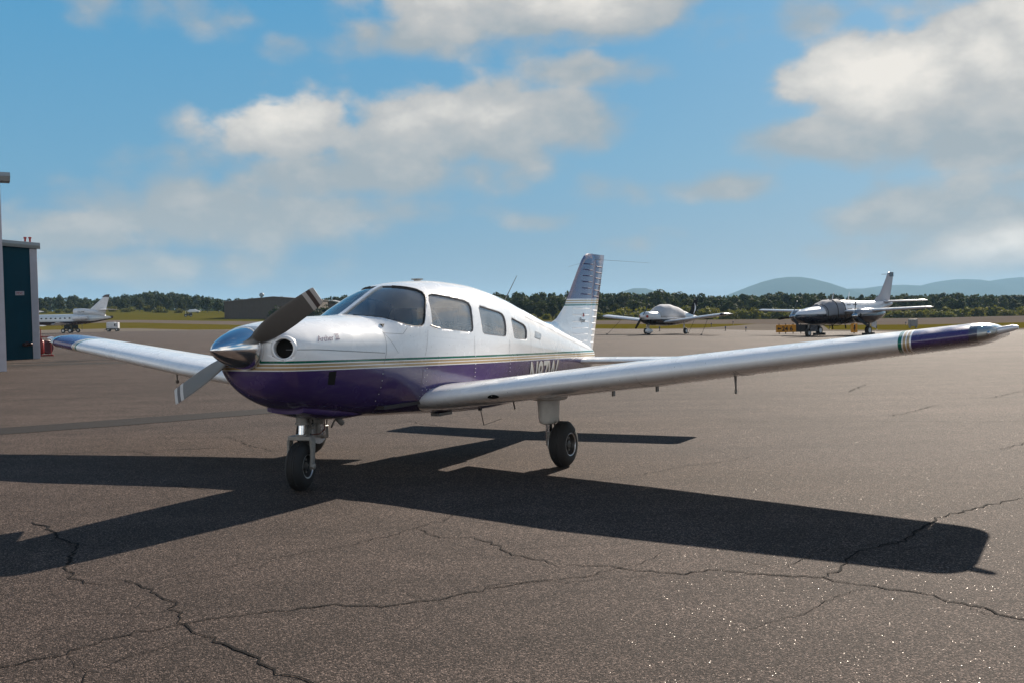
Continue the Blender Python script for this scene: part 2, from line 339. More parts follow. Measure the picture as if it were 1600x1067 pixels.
BND = {  # distance of each surface's far edge along a bearing: apron, strip, verge, taxiway, field
    -900: (205,225,270,300,620), 200: (205,225,270,300,620), 500: (158,168,215,262,560), 800: (105,108,150,255,520),
    1000: (86,88,120,250,500), 1100: (86,93,120,262,500), 1150: (84,107,121,270,500), 1184: (82,121,121.5,276,500), 1286: (79,112,112.5,300,500),
    1296: (79,84,112,302,500), 1450: (76,82,115,330,500), 2500: (74,82,117,345,500)}
BK = sorted(BND)
def edge(i, k): return lerp_key(BND, BK, k, lambda a: a[i])
KS = sorted(set(list(range(-900, 2501, 40))+[1100,1150,1184,1192,1286,1296,1090,1170]))
def zone(name, mtl, lo, hi, n):
    v = []; f = []
    for j in range(n+1):
        for k in KS:
            a, b = lo(k), hi(k); t = j/n; D = a+(b-a)*t if b/max(a, 1) < 3 else a*(b/a)**t
            p = at(k, D); v.append(p)
    c = len(KS)
    for j in range(n):
        for i in range(c-1): f.append((j*c+i, j*c+i+1, (j+1)*c+i+1, (j+1)*c+i))
    o = MB().add(v, f).build(name, mtl, None, sharp=80); tag(o, kind='structure'); return o
def zone_apron():
    v = []; f = []; KK = KS; rows = [-60, -20, 0, 3, 6, 10, 14, 18, 22, 26, 30]
    tt = [1/24*i for i in range(1, 25)]
    for Y in rows:
        for k in KK: v.append(((k-800)/1642.4*30, Y, 0.0))
    for t in tt:
        for k in KK: v.append(at(k, 30+(edge(0, k)-30)*t))
    c = len(KK)
    for j in range(len(rows)+len(tt)-1):
        for i in range(c-1): f.append((j*c+i, j*c+i+1, (j+1)*c+i+1, (j+1)*c+i))
    return tag(MB().add(v, f).build('apron', M['asphalt'], None, sharp=80), kind='structure')
apron = zone_apron()
zone('concrete_strip', M['concrete'], lambda k: edge(0, k), lambda k: edge(1, k), 3)
zone('grass_verge', M['grass'], lambda k: edge(1, k), lambda k: edge(2, k), 6)
zone('taxiway', M['taxi'], lambda k: edge(2, k), lambda k: edge(3, k), 8)
zone('grass_field', M['field'], lambda k: edge(3, k), lambda k: edge(4, k), 10)
zone('ground', M['forestfloor'], lambda k: edge(4, k), lambda k: 9500, 16)

# distant hills
def hills():
    xs = np.linspace(-5600, 7600, 170); ys = np.linspace(5600, 9400, 30)
    # each: bearing, distance, height above the plain, half width, depth
    bumps = [(1235,3300,82,165,300),(1330,3500,44,170,300),(1000,3300,58,95,240),(1030,3350,44,120,240),(1400,3800,56,210,380),(1500,3900,74,190,400),(1600,3900,76,230,400),(1730,3900,80,300,400),(1900,3800,70,300,400),(880,3600,30,200,300)]
    bumps = [(k, d*2.1, a*2.1+8, sx*2.1, sy*1.9) for k, d, a, sx, sy in bumps]
    v = []; f = []; rg = np.random.RandomState(3); ph = rg.rand(12)*6.28
    for y in ys:
        for x in xs:
            h = -8.0
            for (k, d, a, sx, sy) in bumps:
                cx = (k-800)/1642.4*d; h = max(h, (a+8)*math.exp(-(abs(x-cx)/sx)**2.2/1.5)*math.exp(-((y-d)/sy)**2)-8)
            h += 2.2*sum(math.sin(x/(70+19*i)+y/(90+17*i)+ph[i]) for i in range(6))*.35
            v.append((x, y, h))
    c = len(xs)
    for j in range(len(ys)-1):
        for i in range(c-1): f.append((j*c+i, j*c+i+1, (j+1)*c+i+1, (j+1)*c+i))
    tag(MB().add(v, f).build('hills', M['wood'], None, sharp=80), kind='structure')
M['wood'] = ground_mat('wooded_hillside', (.030, .045, .022), (.042, .055, .026), (.05, .06, .03), (.003, .02, .1))
hills()

# ------------------------------------------------------------------ cracks and seals in the apron
CRACKS = [
 (0.011, [(-2.36,4.40),(-2.25,4.52),(-2.15,4.60),(-2.03,4.68),(-1.93,4.88),(-1.82,4.99),(-1.64,5.10),(-1.47,5.20),(-1.17,5.31),(-0.94,5.38),(-0.69,5.34),(-0.45,5.41),(-0.24,5.56),(-0.03,5.71),(0.15,5.78),(0.38,5.82),(0.49,5.91)]),
 (0.016, [(-3.64,7.82),(-3.42,7.63),(-3.17,7.22),(-2.93,6.96),(-2.80,6.53),(-2.69,6.25),(-2.55,6.04),(-2.31,5.89)]),
 (0.012, [(-2.33,5.98),(-2.29,6.00),(-2.15,5.92),(-1.97,5.68),(-1.80,5.51),(-1.74,5.33),(-1.64,5.10),(-1.46,4.91),(-1.31,4.73),(-1.15,4.55),(-1.00,4.37),(-0.84,4.23),(-0.62,3.99)]),
 (0.006, [(-2.09,6.00),(-2.00,6.06),(-1.68,6.34),(-1.43,6.53),(-1.07,6.80),(-0.79,7.09),(-0.70,7.29),(-0.49,7.58),(-0.42,7.89),(-0.23,8.07),(0.02,8.23),(0.24,8.67),(0.67,9.14),(1.15,9.39),(1.52,9.76),(2.07,10.09),(2.39,10.39)]),
 (0.009, [(-0.70,7.29),(-0.64,7.15),(-0.50,6.93),(-0.28,6.93),(-0.15,6.71),(-0.07,6.52),(-0.03,6.39),(0.16,6.24),(0.27,6.06)]),
 (0.011, [(0.29,6.12),(0.53,6.05),(0.70,5.95),(0.94,5.84),(1.15,5.93),(1.31,5.82),(1.52,5.74),(1.67,5.70),(1.70,5.63),(1.87,5.49),(2.07,5.34),(2.18,5.15),(2.33,4.92),(2.44,4.78),(2.54,4.54)]),
 (0.012, [(1.67,5.70),(1.80,5.86),(1.91,6.07),(2.06,6.27),(2.25,6.42),(2.43,6.53),(2.64,6.85),(2.86,7.14),(3.15,7.41),(3.49,7.66),(3.83,7.88),(4.37,8.18)]),
 (0.014, [(4.92,13.74),(5.34,14.16),(6.11,15.12)]),
 (0.014, [(7.22,15.92),(8.34,17.12)]),
 (0.012, [(4.84,10.40),(5.05,10.65),(5.34,10.97),(5.91,11.42)]),
 (0.012, [(-3.59,13.13),(-3.09,12.22),(-2.65,11.59)]),
 (0.012, [(-4.37,11.94),(-3.96,11.50)]),
 (0.006, [(-4.07,8.25),(-3.65,8.33)]),
 (0.01, [(-3.13,9.43),(-2.93,9.30),(-2.65,9.03)]),
 (0.02, [(5.63,17.66),(6.04,18.41),(6.47,19.23)]),
 (0.012, [(-1.66,14.13),(-1.44,14.49),(-0.85,13.57)]),
 (0.004, [(1.32,6.21),(1.38,6.05),(1.51,5.84)]),
]
def ribbon(pts, w, jag, seed, step=.09, z=.004):
    rg = random.Random(seed); P = [Vector((x, y, 0)) for x, y in pts]; out = []
    for a, b in zip(P, P[1:]):
        L = (b-a).length; n = max(1, int(L/step)); s = (b-a).normalized(); nn = Vector((-s.y, s.x, 0))
        for i in range(n): out.append(a+(b-a)*(i/n)+nn*rg.gauss(0, jag)+s*rg.gauss(0, jag*.6))
    out.append(P[-1]); v = []; f = []
    ww = w
    for i, p in enumerate(out):
        t = (out[min(i+1, len(out)-1)]-out[max(i-1, 0)]).normalized(); nn = Vector((-t.y, t.x, 0))
        ww = .6*ww+.4*w*rg.uniform(.25, 1.75); e = min(1, i/3+.15, (len(out)-1-i)/3+.15)
        for s in (1, -1):
            q = p+nn*s*ww*.5*e; v.append((q.x, q.y, zg(q.x, q.y)+z))
    for i in range(len(out)-1): f.append((2*i, 2*i+1, 2*i+3, 2*i+2))
    return v, f
for i, (w, pts) in enumerate(CRACKS):
    v, f = ribbon(pts, w*1.0, .013+.014*(pts[0][1] > 8), i, .05)
    MB().add(v, f).build('crack', M['crack'], apron, smooth=False)
rb = random.Random(21)
for i, (w, pts) in enumerate(CRACKS):                 # hairline side branches
    for j in range(1, len(pts)-1, 2):
        if rb.random() < .6 and len(pts) > 4:
            a = rb.uniform(0, 6.28); p = Vector(pts[j]); bp_ = [tuple(p)]
            for q in range(rb.randint(2, 4)):
                a += rb.uniform(-.6, .6); p = p+Vector((math.cos(a), math.sin(a)))*rb.uniform(.12, .3)*(1+p.y*.04); bp_.append(tuple(p))
            v, f = ribbon(bp_, w*.35, .012, 100+i*20+j, .05); MB().add(v, f).build('crack', M['crack'], apron, smooth=False)
for i, (a, b) in enumerate((((-9, 26), (24, 21.5)), ((3, 17.6), (19, 15.2)), ((-16, 21), (-4, 22.4)), ((5, 31), (34, 27)), ((2.6, 13.6), (11, 11.9)), ((-7.5, 11.6), (-3.2, 12.0)))):
    n = 9; q = [(a[0]+(b[0]-a[0])*t/n, a[1]+(b[1]-a[1])*t/n+rb.gauss(0, .03)) for t in range(n+1)]
    v, f = ribbon(q, .016, .02, 300+i, .12); MB().add(v, f).build('paving_joint', M['tar'], apron, smooth=False)
SEAL = [(-7.57, 14.72), (-7.28, 14.86), (-5.82, 15.81), (-3.89, 17.11), (-3.52, 17.36), (-3.33, 16.43), (-3.68, 16.2), (-5.47, 14.85), (-6.85, 13.97), (-7.07, 13.73)]
MB().add([(x, y, .004) for x, y in SEAL], [(0,1,8,9),(1,2,7,8),(2,3,6,7),(3,4,5,6)]).build('tar_seal', M['tar'], apron, smooth=False)
def blotch(pts, name='stain'):
    MB().add([(x, y, zg(x, y)+.004) for x, y in pts], [tuple(range(len(pts)))]).build(name, M['stain'], apron, smooth=False)
for (k, D, a, b) in ((105, 36.5, 2.6, .75), (60, 38.5, 1.9, .5), (150, 39.5, 1.5, .35)):
    c = at(k, D); rg = random.Random(k); blotch([(c.x+a*math.cos(t)*rg.uniform(.75, 1.1), c.y+b*math.sin(t)*rg.uniform(.7, 1.15)) for t in [2*math.pi*i/18 for i in range(18)]])

# ------------------------------------------------------------------ the parked single-engine plane (airframe axes: x aft of datum, y to its right, z up)
HEAD = 4.20494; NV = Vector((math.cos(HEAD), math.sin(HEAD), 0)); GEAR = Vector((-.8731, 10.7355, 0))
plane = thing('airplane', 'white low-wing propeller airplane with purple belly and tail stripes, parked nose-left in front', 'airplane', GEAR+NV*2.79, HEAD+math.pi)
# ---- FUSELAGE SECTIONS: x, z top, z bottom, z widest, half width, upper exponent, lower exponent
FK = np.array([
 (0.205,1.400,1.040,1.225,0.190,2.0,2.0),
 (0.215,1.412,0.960,1.225,0.300,2.1,2.0),
 (0.26, 1.424,0.880,1.210,0.385,2.2,2.1),
 (0.35, 1.437,0.805,1.195,0.430,2.3,2.2),
 (0.50, 1.455,0.735,1.180,0.462,2.4,2.3),
 (0.80, 1.475,0.655,1.160,0.490,2.5,2.4),
 (1.10, 1.484,0.605,1.150,0.510,2.5,2.6),
 (1.39, 1.488,0.575,1.140,0.530,2.5,2.8),
 (1.42, 1.500,0.573,1.140,0.532,2.5,2.8),
 (1.70, 1.628,0.552,1.130,0.545,2.8,3.0),
 (1.99, 1.748,0.532,1.130,0.555,2.7,3.0),
 (2.30, 1.797,0.512,1.120,0.560,2.7,3.0),
 (2.65, 1.814,0.485,1.115,0.560,2.7,3.0),
 (3.15, 1.793,0.452,1.10,0.545,2.6,3.0),
 (3.90, 1.685,0.430,1.06,0.480,2.4,2.8),
 (4.50, 1.540,0.450,1.00,0.405,2.3,2.6),
 (5.20, 1.365,0.505,0.945,0.312,2.2,2.4),
 (5.80, 1.215,0.565,0.905,0.230,2.1,2.2),
 (6.30, 1.095,0.625,0.870,0.155,2.0,2.0),
 (6.60, 1.015,0.680,0.850,0.105,2.0,2.0),
 (6.78, 0.955,0.740,0.845,0.060,2.0,2.0)])
def pchip(xs, ys, x):
    h = np.diff(xs); dl = np.diff(ys)/h; m = np.zeros(len(xs))
    for i in range(1,len(xs)-1):
        if dl[i-1]*dl[i] > 0:
            w1 = 2*h[i]+h[i-1]; w2 = h[i]+2*h[i-1]
            m[i] = (w1+w2)/(w1/dl[i-1]+w2/dl[i])
    m[0], m[-1] = dl[0], dl[-1]
    x = np.clip(x, xs[0], xs[-1]); i = np.clip(np.searchsorted(xs, x)-1, 0, len(xs)-2)
    t = (x-xs[i])/h[i]
    return ys[i]*(1+2*t)*(1-t)**2+m[i]*h[i]*t*(1-t)**2+ys[i+1]*t*t*(3-2*t)+m[i+1]*h[i]*t*t*(t-1)
def sec(x, K=FK): return [float(pchip(K[:,0], K[:,j], np.array(x))) for j in range(1,7)]
def half_y(x, z, K=FK):
    zt,zb,zm,w,nt,nb = sec(x,K)
    if z >= zm: r, e = (z-zm)/(zt-zm), nt
    else: r, e = (zm-z)/(zm-zb), nb
    r = min(max(r,0),1)
    return w*(1-r**e)**(1/e)

def ring(x, n=144, grow=0.0, K=FK):
    zt, zb, zm, w, nt, nb = sec(x, K); out = []
    for k in range(n):
        t = 2*math.pi*k/n; c, s = math.cos(t), math.sin(t); e = nt if s >= 0 else nb
        yy = math.copysign(abs(c)**(2/e), c)*(w+grow); hz = (zt-zm if s >= 0 else zm-zb)+grow
        out.append((x, yy, zm+math.copysign(abs(s)**(2/e), s)*hz))
    return out
def stations():
    s = [.205, .21, .215, .225]+list(np.arange(.235, .455, .01))+list(np.arange(.5, 1.3, .06))+list(np.arange(1.3, 4.3, .025))+list(np.arange(4.3, 6.78, .07))+[6.78]
    return [float(x) for x in s]
W_SHIELD = [(1.40,1.484),(1.43,1.474),(1.503,1.458),(1.578,1.428),(1.691,1.387),(1.795,1.370),(1.870,1.366),(1.925,1.370),(1.968,1.398),(2.012,1.465),(2.055,1.53),(2.128,1.605),(2.176,1.66),(2.18,1.690),(2.150,1.716),(2.09,1.737),(2.03,1.752),(1.985,1.78),(1.90,1.80),(1.38,1.60)]
W_1 = [(2.215,1.655),(2.29,1.668),(2.408,1.658),(2.625,1.628),(2.80,1.600),(2.85,1.580),(2.866,1.545),(2.829,1.425),(2.812,1.325),(2.795,1.298),(2.757,1.289),(2.503,1.312),(2.134,1.348),(2.10,1.362),(2.088,1.39),(2.124,1.499),(2.165,1.60)]
W_2 = [(3.067,1.548),(3.257,1.517),(3.50,1.479),(3.57,1.458),(3.592,1.425),(3.58,1.328),(3.55,1.252),(3.53,1.228),(3.486,1.221),(3.194,1.246),(3.030,1.266),(3.003,1.285),(2.997,1.310),(3.004,1.444),(3.025,1.52)]
W_3 = [(3.80,1.411),(3.988,1.368),(4.12,1.333),(4.155,1.310),(4.164,1.266),(4.130,1.195),(4.115,1.180),(4.084,1.172),(3.811,1.190),(3.770,1.200),(3.755,1.222),(3.752,1.324),(3.765,1.39)]
def inside(p, poly):
    x, z = p; r = False; j = len(poly)-1
    for i in range(len(poly)):
        (xi, zi), (xj, zj) = poly[i], poly[j]
        if (zi > z) != (zj > z) and x < (xj-xi)*(z-zi)/(zj-zi)+xi: r = not r
        j = i
    return r
def build_fuselage():
    bm = bmesh.new(); rings = [[bm.verts.new(p) for p in ring(x)] for x in stations()]; n = len(rings[0])
    for a, b in zip(rings, rings[1:]):
        for k in range(n): bm.faces.new((a[k], a[(k+1) % n], b[(k+1) % n], b[k]))
    bm.faces.new(rings[0]); bm.faces.new(rings[-1][::-1])
    for poly in (W_SHIELD, W_1, W_2, W_3):
        x0, x1 = min(p[0] for p in poly)-.04, max(p[0] for p in poly)+.04; z0, z1 = min(p[1] for p in poly)-.04, max(p[1] for p in poly)+.04
        for (a, b) in zip(poly, poly[1:]+poly[:1]):
            ex0, ex1 = min(a[0], b[0])-.03, max(a[0], b[0])+.03; ez0, ez1 = min(a[1], b[1])-.03, max(a[1], b[1])+.03
            fs = [f for f in bm.faces if ex0 < f.calc_center_median().x < ex1 and ez0 < f.calc_center_median().z < ez1]
            ge = list({e for f in fs for e in f.edges})+list({v for f in fs for v in f.verts})+fs
            if fs: bmesh.ops.bisect_plane(bm, geom=ge, dist=1e-5, plane_co=(a[0], 0, a[1]), plane_no=(-(b[1]-a[1]), 0, b[0]-a[0]))
        kill = [f for f in bm.faces if x0 < f.calc_center_median().x < x1 and z0 < f.calc_center_median().z < z1+.2 and inside((f.calc_center_median().x, f.calc_center_median().z), poly)]
        bmesh.ops.delete(bm, geom=kill, context='FACES')
    for sd in (-1, 1):                   # openings behind the two cooling inlets
        c0 = Vector((.245, sd*.335, 1.235)); ax = Vector((-.86, sd*.5, .05)).normalized(); kill = []
        for f in bm.faces:
            d = f.calc_center_median()-c0
            if -.14 < d.dot(ax) < .2 and (d-ax*d.dot(ax)).length < .092: kill.append(f)
        bmesh.ops.delete(bm, geom=kill, context='FACES')
    bmesh.ops.recalc_face_normals(bm, faces=bm.faces)
    me = bpy.data.meshes.new('fuselage'); bm.to_mesh(me); bm.free()
    me.materials.append(M['fuselage']); me.materials.append(M['cabin']); me.materials.append(M['seal'])
    me.polygons.foreach_set('use_smooth', [True]*len(me.polygons)); me.set_sharp_from_angle(angle=R(50))
    o = link(bpy.data.objects.new('fuselage', me), plane)
    s = o.modifiers.new('skin', 'SOLIDIFY'); s.thickness = .022; s.offset = -1; s.material_offset = 1; s.material_offset_rim = 2
    wn = o.modifiers.new('even_shading', 'WEIGHTED_NORMAL'); wn.mode = 'FACE_AREA'; wn.weight = 95; wn.keep_sharp = True
    return o
fus = build_fuselage()
def grow_poly(poly, d):
    out = []; n = len(poly); area = sum(poly[i][0]*poly[(i+1) % n][1]-poly[(i+1) % n][0]*poly[i][1] for i in range(n)); sg = 1 if area > 0 else -1
    for i in range(n):
        a, b, c = Vector(poly[i-1]), Vector(poly[i]), Vector(poly[(i+1) % n]); t = (c-a).normalized()
        out.append((b.x+sg*t.y*d, b.y-sg*t.x*d))
    return out
def pane(name, poly, side, mat_, inset=-.012, ydiv=None):
    """glass following the skin, just inside it, lapping under the edge of its opening"""
    big = grow_poly(poly, .02); mb = MB(); xs = np.arange(min(p[0] for p in big)-.01, max(p[0] for p in big)+.02, .0125); n = 224
    rr = [ring(float(x), n, inset) for x in xs]; use = {}; v = []; f = []
    def vi(i, k):
        if (i, k) not in use: use[(i, k)] = len(v); v.append(rr[i][k])
        return use[(i, k)]
    for i in range(len(xs)-1):
        for k in range(n):
            k2 = (k+1) % n; c = [sum(q) / 4 for q in zip(rr[i][k], rr[i][k2], rr[i+1][k], rr[i+1][k2])]
            if c[1]*side < (.004 if ydiv else 0) or c[2] < 1.1: continue
            if inside((c[0], c[2]), big): f.append((vi(i, k), vi(i, k2), vi(i+1, k2), vi(i+1, k)))
    return mb.add(v, f).build(name, mat_, plane, sharp=80)
def skin_pt(x, z, side=-1, off=0.0):
    return Vector((x, side*(half_y(x, z)+off), z))
def rim(parent, poly, side, r, mtl, name='window_frame', closed=True, off=.0):
    pts = []
    P = poly+poly[:1] if closed else poly
    for a, b in zip(P, P[1:]):
        n = max(1, int((Vector(b)-Vector(a)).length/.03))
        for i in range(n): t = i/n; pts.append(skin_pt(a[0]+(b[0]-a[0])*t, a[1]+(b[1]-a[1])*t, side, off))
    pts.append(pts[0] if closed else skin_pt(*P[-1], side, off))
    return MB().tube(pts, r, 6, not closed).build(name, mtl, parent)
for side in (-1, 1):
    w = pane('windshield', W_SHIELD, side, M['glass'], ydiv=True)
    rim(w, W_SHIELD[:17][::1], side, .007, M['black'], closed=False, off=-.006)
    for poly in (W_1, W_2, W_3):
        w = pane('window', poly, side, M['sideglass'])
        rim(w, poly, side, .006, M['seam'], off=-.005)
# centre post of the windshield
pr = []
for x in np.linspace(1.36, 2.03, 24):
    zt = sec(float(x))[0]; pr.append([(x, -.022, zt-.02), (x, -.022, zt+.004), (x, .022, zt+.004), (x, .022, zt-.02)])
MB().loft(pr).build('windshield_post', M['white'], plane)
# cabin
cab = MB()
cab.box((2.7, 0, .66), (2.6, .92, .03)); cab.box((3.95, 0, .98), (.03, .84, .62)); cab.build('cabin_floor', M['upholstery'], plane, smooth=False)
gs = [[(x, y, z) for (y, z) in ((-.47, zz-.06), (-.44, zz), (-.2, zz+.025), (.2, zz+.025), (.44, zz), (.47, zz-.06), (.4, zz-.25), (-.4, zz-.25))] for x, zz in ((1.42, 1.40), (1.6, 1.405), (1.85, 1.40), (1.95, 1.36))]
MB().loft(gs).build('instrument_panel', M['panelblack'], plane)
def seat(x, y, w=.44, head=True, name='seat'):
    q = MB(); q.box((x-.18, y, .86), (.46, w, .16)); q.box((x-.18, y, .74), (.36, w*.8, .12))
    bk = [[(x+.05+.16*t+dx, y+s*w/2*(1-.25*t*t), .92+.44*t) for dx, s in ((-.05, -1), (-.05, 1), (.05, 1), (.05, -1))] for t in (0, .3, .6, .85, 1)]
    q.loft(bk); o = q.build(name, M['upholstery'], plane, bevel=.03)
    if head:
        h = MB(); h.box((x+.23, y, 1.46), (.09, .24, .15)); h.tube([(x+.22, y-.05, 1.3), (x+.22, y-.05, 1.45)], .006, 6); h.tube([(x+.22, y+.05, 1.3), (x+.22, y+.05, 1.45)], .006, 6)
        h.build('headrest', M['upholstery'], o, bevel=.03)
seat(2.55, -.25); seat(2.55, .25); seat(3.42, 0, .9, False, 'rear_bench')
for y in (-.25, .25):
    q = MB(); q.tube([(1.9, y, 1.2), (2.05, y, 1.22)], .014, 8); q.tube([(2.05, y-.13, 1.31), (2.06, y-.14, 1.22), (2.05, y-.08, 1.19), (2.05, y+.08, 1.19), (2.06, y+.14, 1.22), (2.05, y+.13, 1.31)], .013, 8)
    q.build('control_yoke', M['black'], plane)
q = MB(); q.tube([(2.36, -.40, 1.33), (2.40, -.41, 1.40), (2.33, -.41, 1.47), (2.29, -.42, 1.50)], .016, 8); q.tube([(2.38, -.41, 1.35), (2.5, -.41, 1.345), (2.72, -.42, 1.30)], .013, 8); q.tube([(2.40, -.41, 1.40), (2.42, -.41, 1.34)], .012, 8)
q.build('grab_handle', M['handle'], plane)
q = MB(); q.tube([(3.05, -.44, 1.25), (3.12, -.44, 1.31), (3.25, -.43, 1.33), (3.36, -.43, 1.30)], .012, 8); q.build('seat_belt', M['handle'], plane)

# cowling details
def seam(pts, w=.004, side=-1, mtl='seam', name='panel_seam', parent=None):
    v = []; f = []; P = [Vector((a, b)) for a, b in pts]; out = []
    for a, b in zip(P, P[1:]):
        n = max(1, int((b-a).length/.035)); out += [a+(b-a)*(i/n) for i in range(n)]
    out.append(P[-1])
    for i, p in enumerate(out):
        t = (out[min(i+1, len(out)-1)]-out[max(0, i-1)]).normalized(); nn = Vector((-t.y, t.x))*w*.5
        for s in (1, -1): v.append(skin_pt(p.x+nn.x*s, p.y+nn.y*s, side, .0015))
    for i in range(len(out)-1): f.append((2*i, 2*i+1, 2*i+3, 2*i+2))
    return MB().add(v, f).build(name, M[mtl], parent or fus)
def tube_rings(prof, o, a, n=36):
    u = a.orthogonal().normalized(); w = a.cross(u); return [[o+a*h+(u*math.cos(2*math.pi*k/n)+w*math.sin(2*math.pi*k/n))*r for k in range(n)] for h, r in prof]
for side in (-1, 1):
    seam([(.24,1.226),(.513,1.216),(.9,1.185),(1.345,1.15)], .005, side)
    seam([(1.36,1.478),(1.378,1.44),(1.385,1.326),(1.36,1.15),(1.325,1.05)], .004, side); seam([(1.325,1.0),(1.315,.9),(1.30,.72)], .004, side, 'seamdark')
    seam([(1.385,1.326),(1.43,1.318),(1.62,1.305),(1.70,1.36)], .003, side); seam([(1.385,1.32),(1.527,1.141)], .003, side)
    seam([(2.0,1.33),(1.955,1.15),(1.93,1.10)], .003, side); seam([(1.90,.98),(1.88,.75)], .003, side, 'seamdark'); seam([(2.82,1.25),(2.81,1.06)], .003, side); seam([(3.62,1.19),(3.60,1.04)], .003, side); seam([(2.81,.96),(2.80,.8)], .003, side, 'seamdark')
    seam([(4.28,1.36),(4.25,1.2),(4.22,1.02)], .003, side); seam([(3.6,.94),(3.59,.72)], .003, side, 'seamdark')
    seam([(4.28,1.42),(4.9,1.30),(5.5,1.16),(6.1,1.03),(6.5,.955)], .003, side)
    seam([(4.383,1.182),(4.443,1.251),(4.638,1.212),(4.568,1.151),(4.383,1.182)], .003, side)
    q = MB(); q.add([skin_pt(a, b, side, .003) for a, b in ((4.39,1.184),(4.446,1.247),(4.628,1.211),(4.563,1.155))], [(0,1,2,3)]); q.build('static_plate', M['alu'], fus)
    rv = MB()
    def riv(x, z, r=.0055):
        c = skin_pt(x, z, side); nrm = (skin_pt(x, z+.01, side)-c).cross(skin_pt(x+.01, z, side)-c).normalized()
        if nrm.y*side < 0: nrm = -nrm
        rv.lathe([(-.001, r), (.0012, r*.9), (.0022, r*.4)], c, nrm, 6)
    for i in range(9): riv(.62+i*.08, 1.215-.0785*(.62+i*.08-.5)+.012, .005)
    for z in np.arange(.72, 1.0, .06): riv(1.315, z+.01, .006); riv(1.93, z, .0045); riv(1.965, z+.02, .0045)
    for z in np.arange(1.03, 1.33, .035): riv(1.945+.1*(z-1.1), z)
    for z in np.arange(1.40, 1.68, .03): riv(2.03+.48*(z-1.38), z, .004)
    for x in np.arange(2.1, 2.8, .045): riv(x, 1.325-.085*(x-2.1)-.06)
    for z in np.arange(.85, 1.2, .04): riv(2.83, z); riv(3.63, z)
    for x in np.arange(2.0, 3.9, .05): riv(x, .78-.03*(x-2))
    tag(rv.build('rivets', M['steel'], fus), kind='stuff')
    # round cooling inlet with a lip and a dark duct
    c = Vector((.245, side*.335, 1.235)); ax = Vector((-.86, side*.5, .05)).normalized()
    q = MB(); q.loft(tube_rings([(-.13, .078), (-.01, .076), (.003, .078), (.006, .084), (.002, .094), (-.012, .104), (-.05, .112)], c, ax), False); q.build('intake_lip', M['white'], fus)
    q = MB(); q.lathe([(-.128, .079), (-.10, .079)], c, ax, 32); q.build('intake_duct', M['dark'], fus)
q = MB(); q.add([skin_pt(a, b, -1, .004) for a, b in ((.64,1.028),(.725,1.030),(.735,.915),(.655,.922))], [(0,1,2,3)]); q.build('cowl_vent', M['dark'], fus)
q = MB(); q.loft([[(x, w*math.cos(t)*1.0, zc-h*abs(math.sin(t))**.8 if math.sin(t) > 0 else zc+.06) for t in [2*math.pi*i/24 for i in range(24)]] for x, w, zc, h in ((.62, .20, .70, .03), (.75, .24, .69, .06), (.95, .27, .665, .075), (1.2, .28, .64, .075), (1.36, .26, .62, .05))]); q.build('chin_scoop', M['fuselage'], fus, sharp=60)
q = MB(); q.tube([(1.12, -.12, .66), (1.16, -.13, .58), (1.22, -.13, .535)], .026, 12); q.build('exhaust_pipe', M['gear'], fus)
q = MB(); q.tube([(2.62, -.02, 1.80), (2.62, -.02, 1.825)], .035, 14); q.box((2.62, -.02, 1.828), (.11, .07, .012)); q.build('roof_vent', M['gear'], fus)
q = MB(); q.tube([(4.36, -.02, 1.56), (4.38, -.02, 1.59), (4.74, 0, 1.90)], [.009, .007, .0035], 6); q.build('whip_antenna', M['gear'], fus)
q = MB(); q.tube([(3.49, -.2, .47), (3.56, -.2, .27)], .005, 6); q.tube([(3.56, -.2, .27), (3.95, -.2, .30)], .0025, 5); q.box((3.49, -.2, .45), (.05, .02, .03)); q.build('belly_antenna', M['black'], fus)
q = MB(); q.box((2.73, -.2, .475), (.24, .1, .03)); q.build('belly_drain', M['gear'], fus, smooth=False)
q = MB(); q.tube([skin_pt(2.05, 1.375, -1, .004), skin_pt(2.12, 1.352, -1, .02), skin_pt(2.17, 1.345, -1, .02)], .006, 6); q.build('door_latch', M['gear'], fus)

# lettering: flat print lying on the skin
def text_mesh(name, s, x, z, size, mtl, parent, surf, sx=1.0, shear=0.0, dx=0.0, dz=0.0, bold=0.0, slope=0.0):
    cu = bpy.data.curves.new(name, 'FONT'); cu.body = s; cu.size = size; cu.shear = shear; cu.offset = bold; cu.resolution_u = 3
    o = bpy.data.objects.new(name, cu); COL.objects.link(o); dg = bpy.context.evaluated_depsgraph_get(); me = bpy.data.meshes.new_from_object(o.evaluated_get(dg))
    bpy.data.objects.remove(o); me.name = name
    bm = bmesh.new(); bm.from_mesh(me); bmesh.ops.triangulate(bm, faces=bm.faces)
    for _ in range(5):
        lg = [e for e in bm.edges if e.calc_length() > max(.035, size*.14)]
        if not lg: break
        bmesh.ops.subdivide_edges(bm, edges=lg, cuts=1); bmesh.ops.triangulate(bm, faces=bm.faces)
    bm.to_mesh(me); bm.free()
    for v in me.vertices:
        a, b = v.co.x*sx, v.co.y; v.co = surf(x+a+dx, z+b+dz+slope*a)
    me.materials.clear(); me.materials.append(mtl); return link(bpy.data.objects.new(name, me), parent)
sf = lambda off: (lambda x, z: skin_pt(x, z, -1, off))
text_mesh('lettering', 'N87W', 4.17, .628, .42, M['regtan'], fus, sf(.003), .80, .10, .022, -.004, .007, -.028)
text_mesh('lettering', 'N87W', 4.17, .628, .42, M['regwhite'], fus, sf(.005), .80, .10, 0, 0, .007, -.028)
text_mesh('lettering', 'Archer', .530, 1.279, .068, M['ink'], fus, sf(.003), .95, .35, slope=.02, bold=.0003)
text_mesh('lettering', 'III', .742, 1.285, .062, M['ink'], fus, sf(.003), 1.0, .25, slope=.02, bold=.0002)
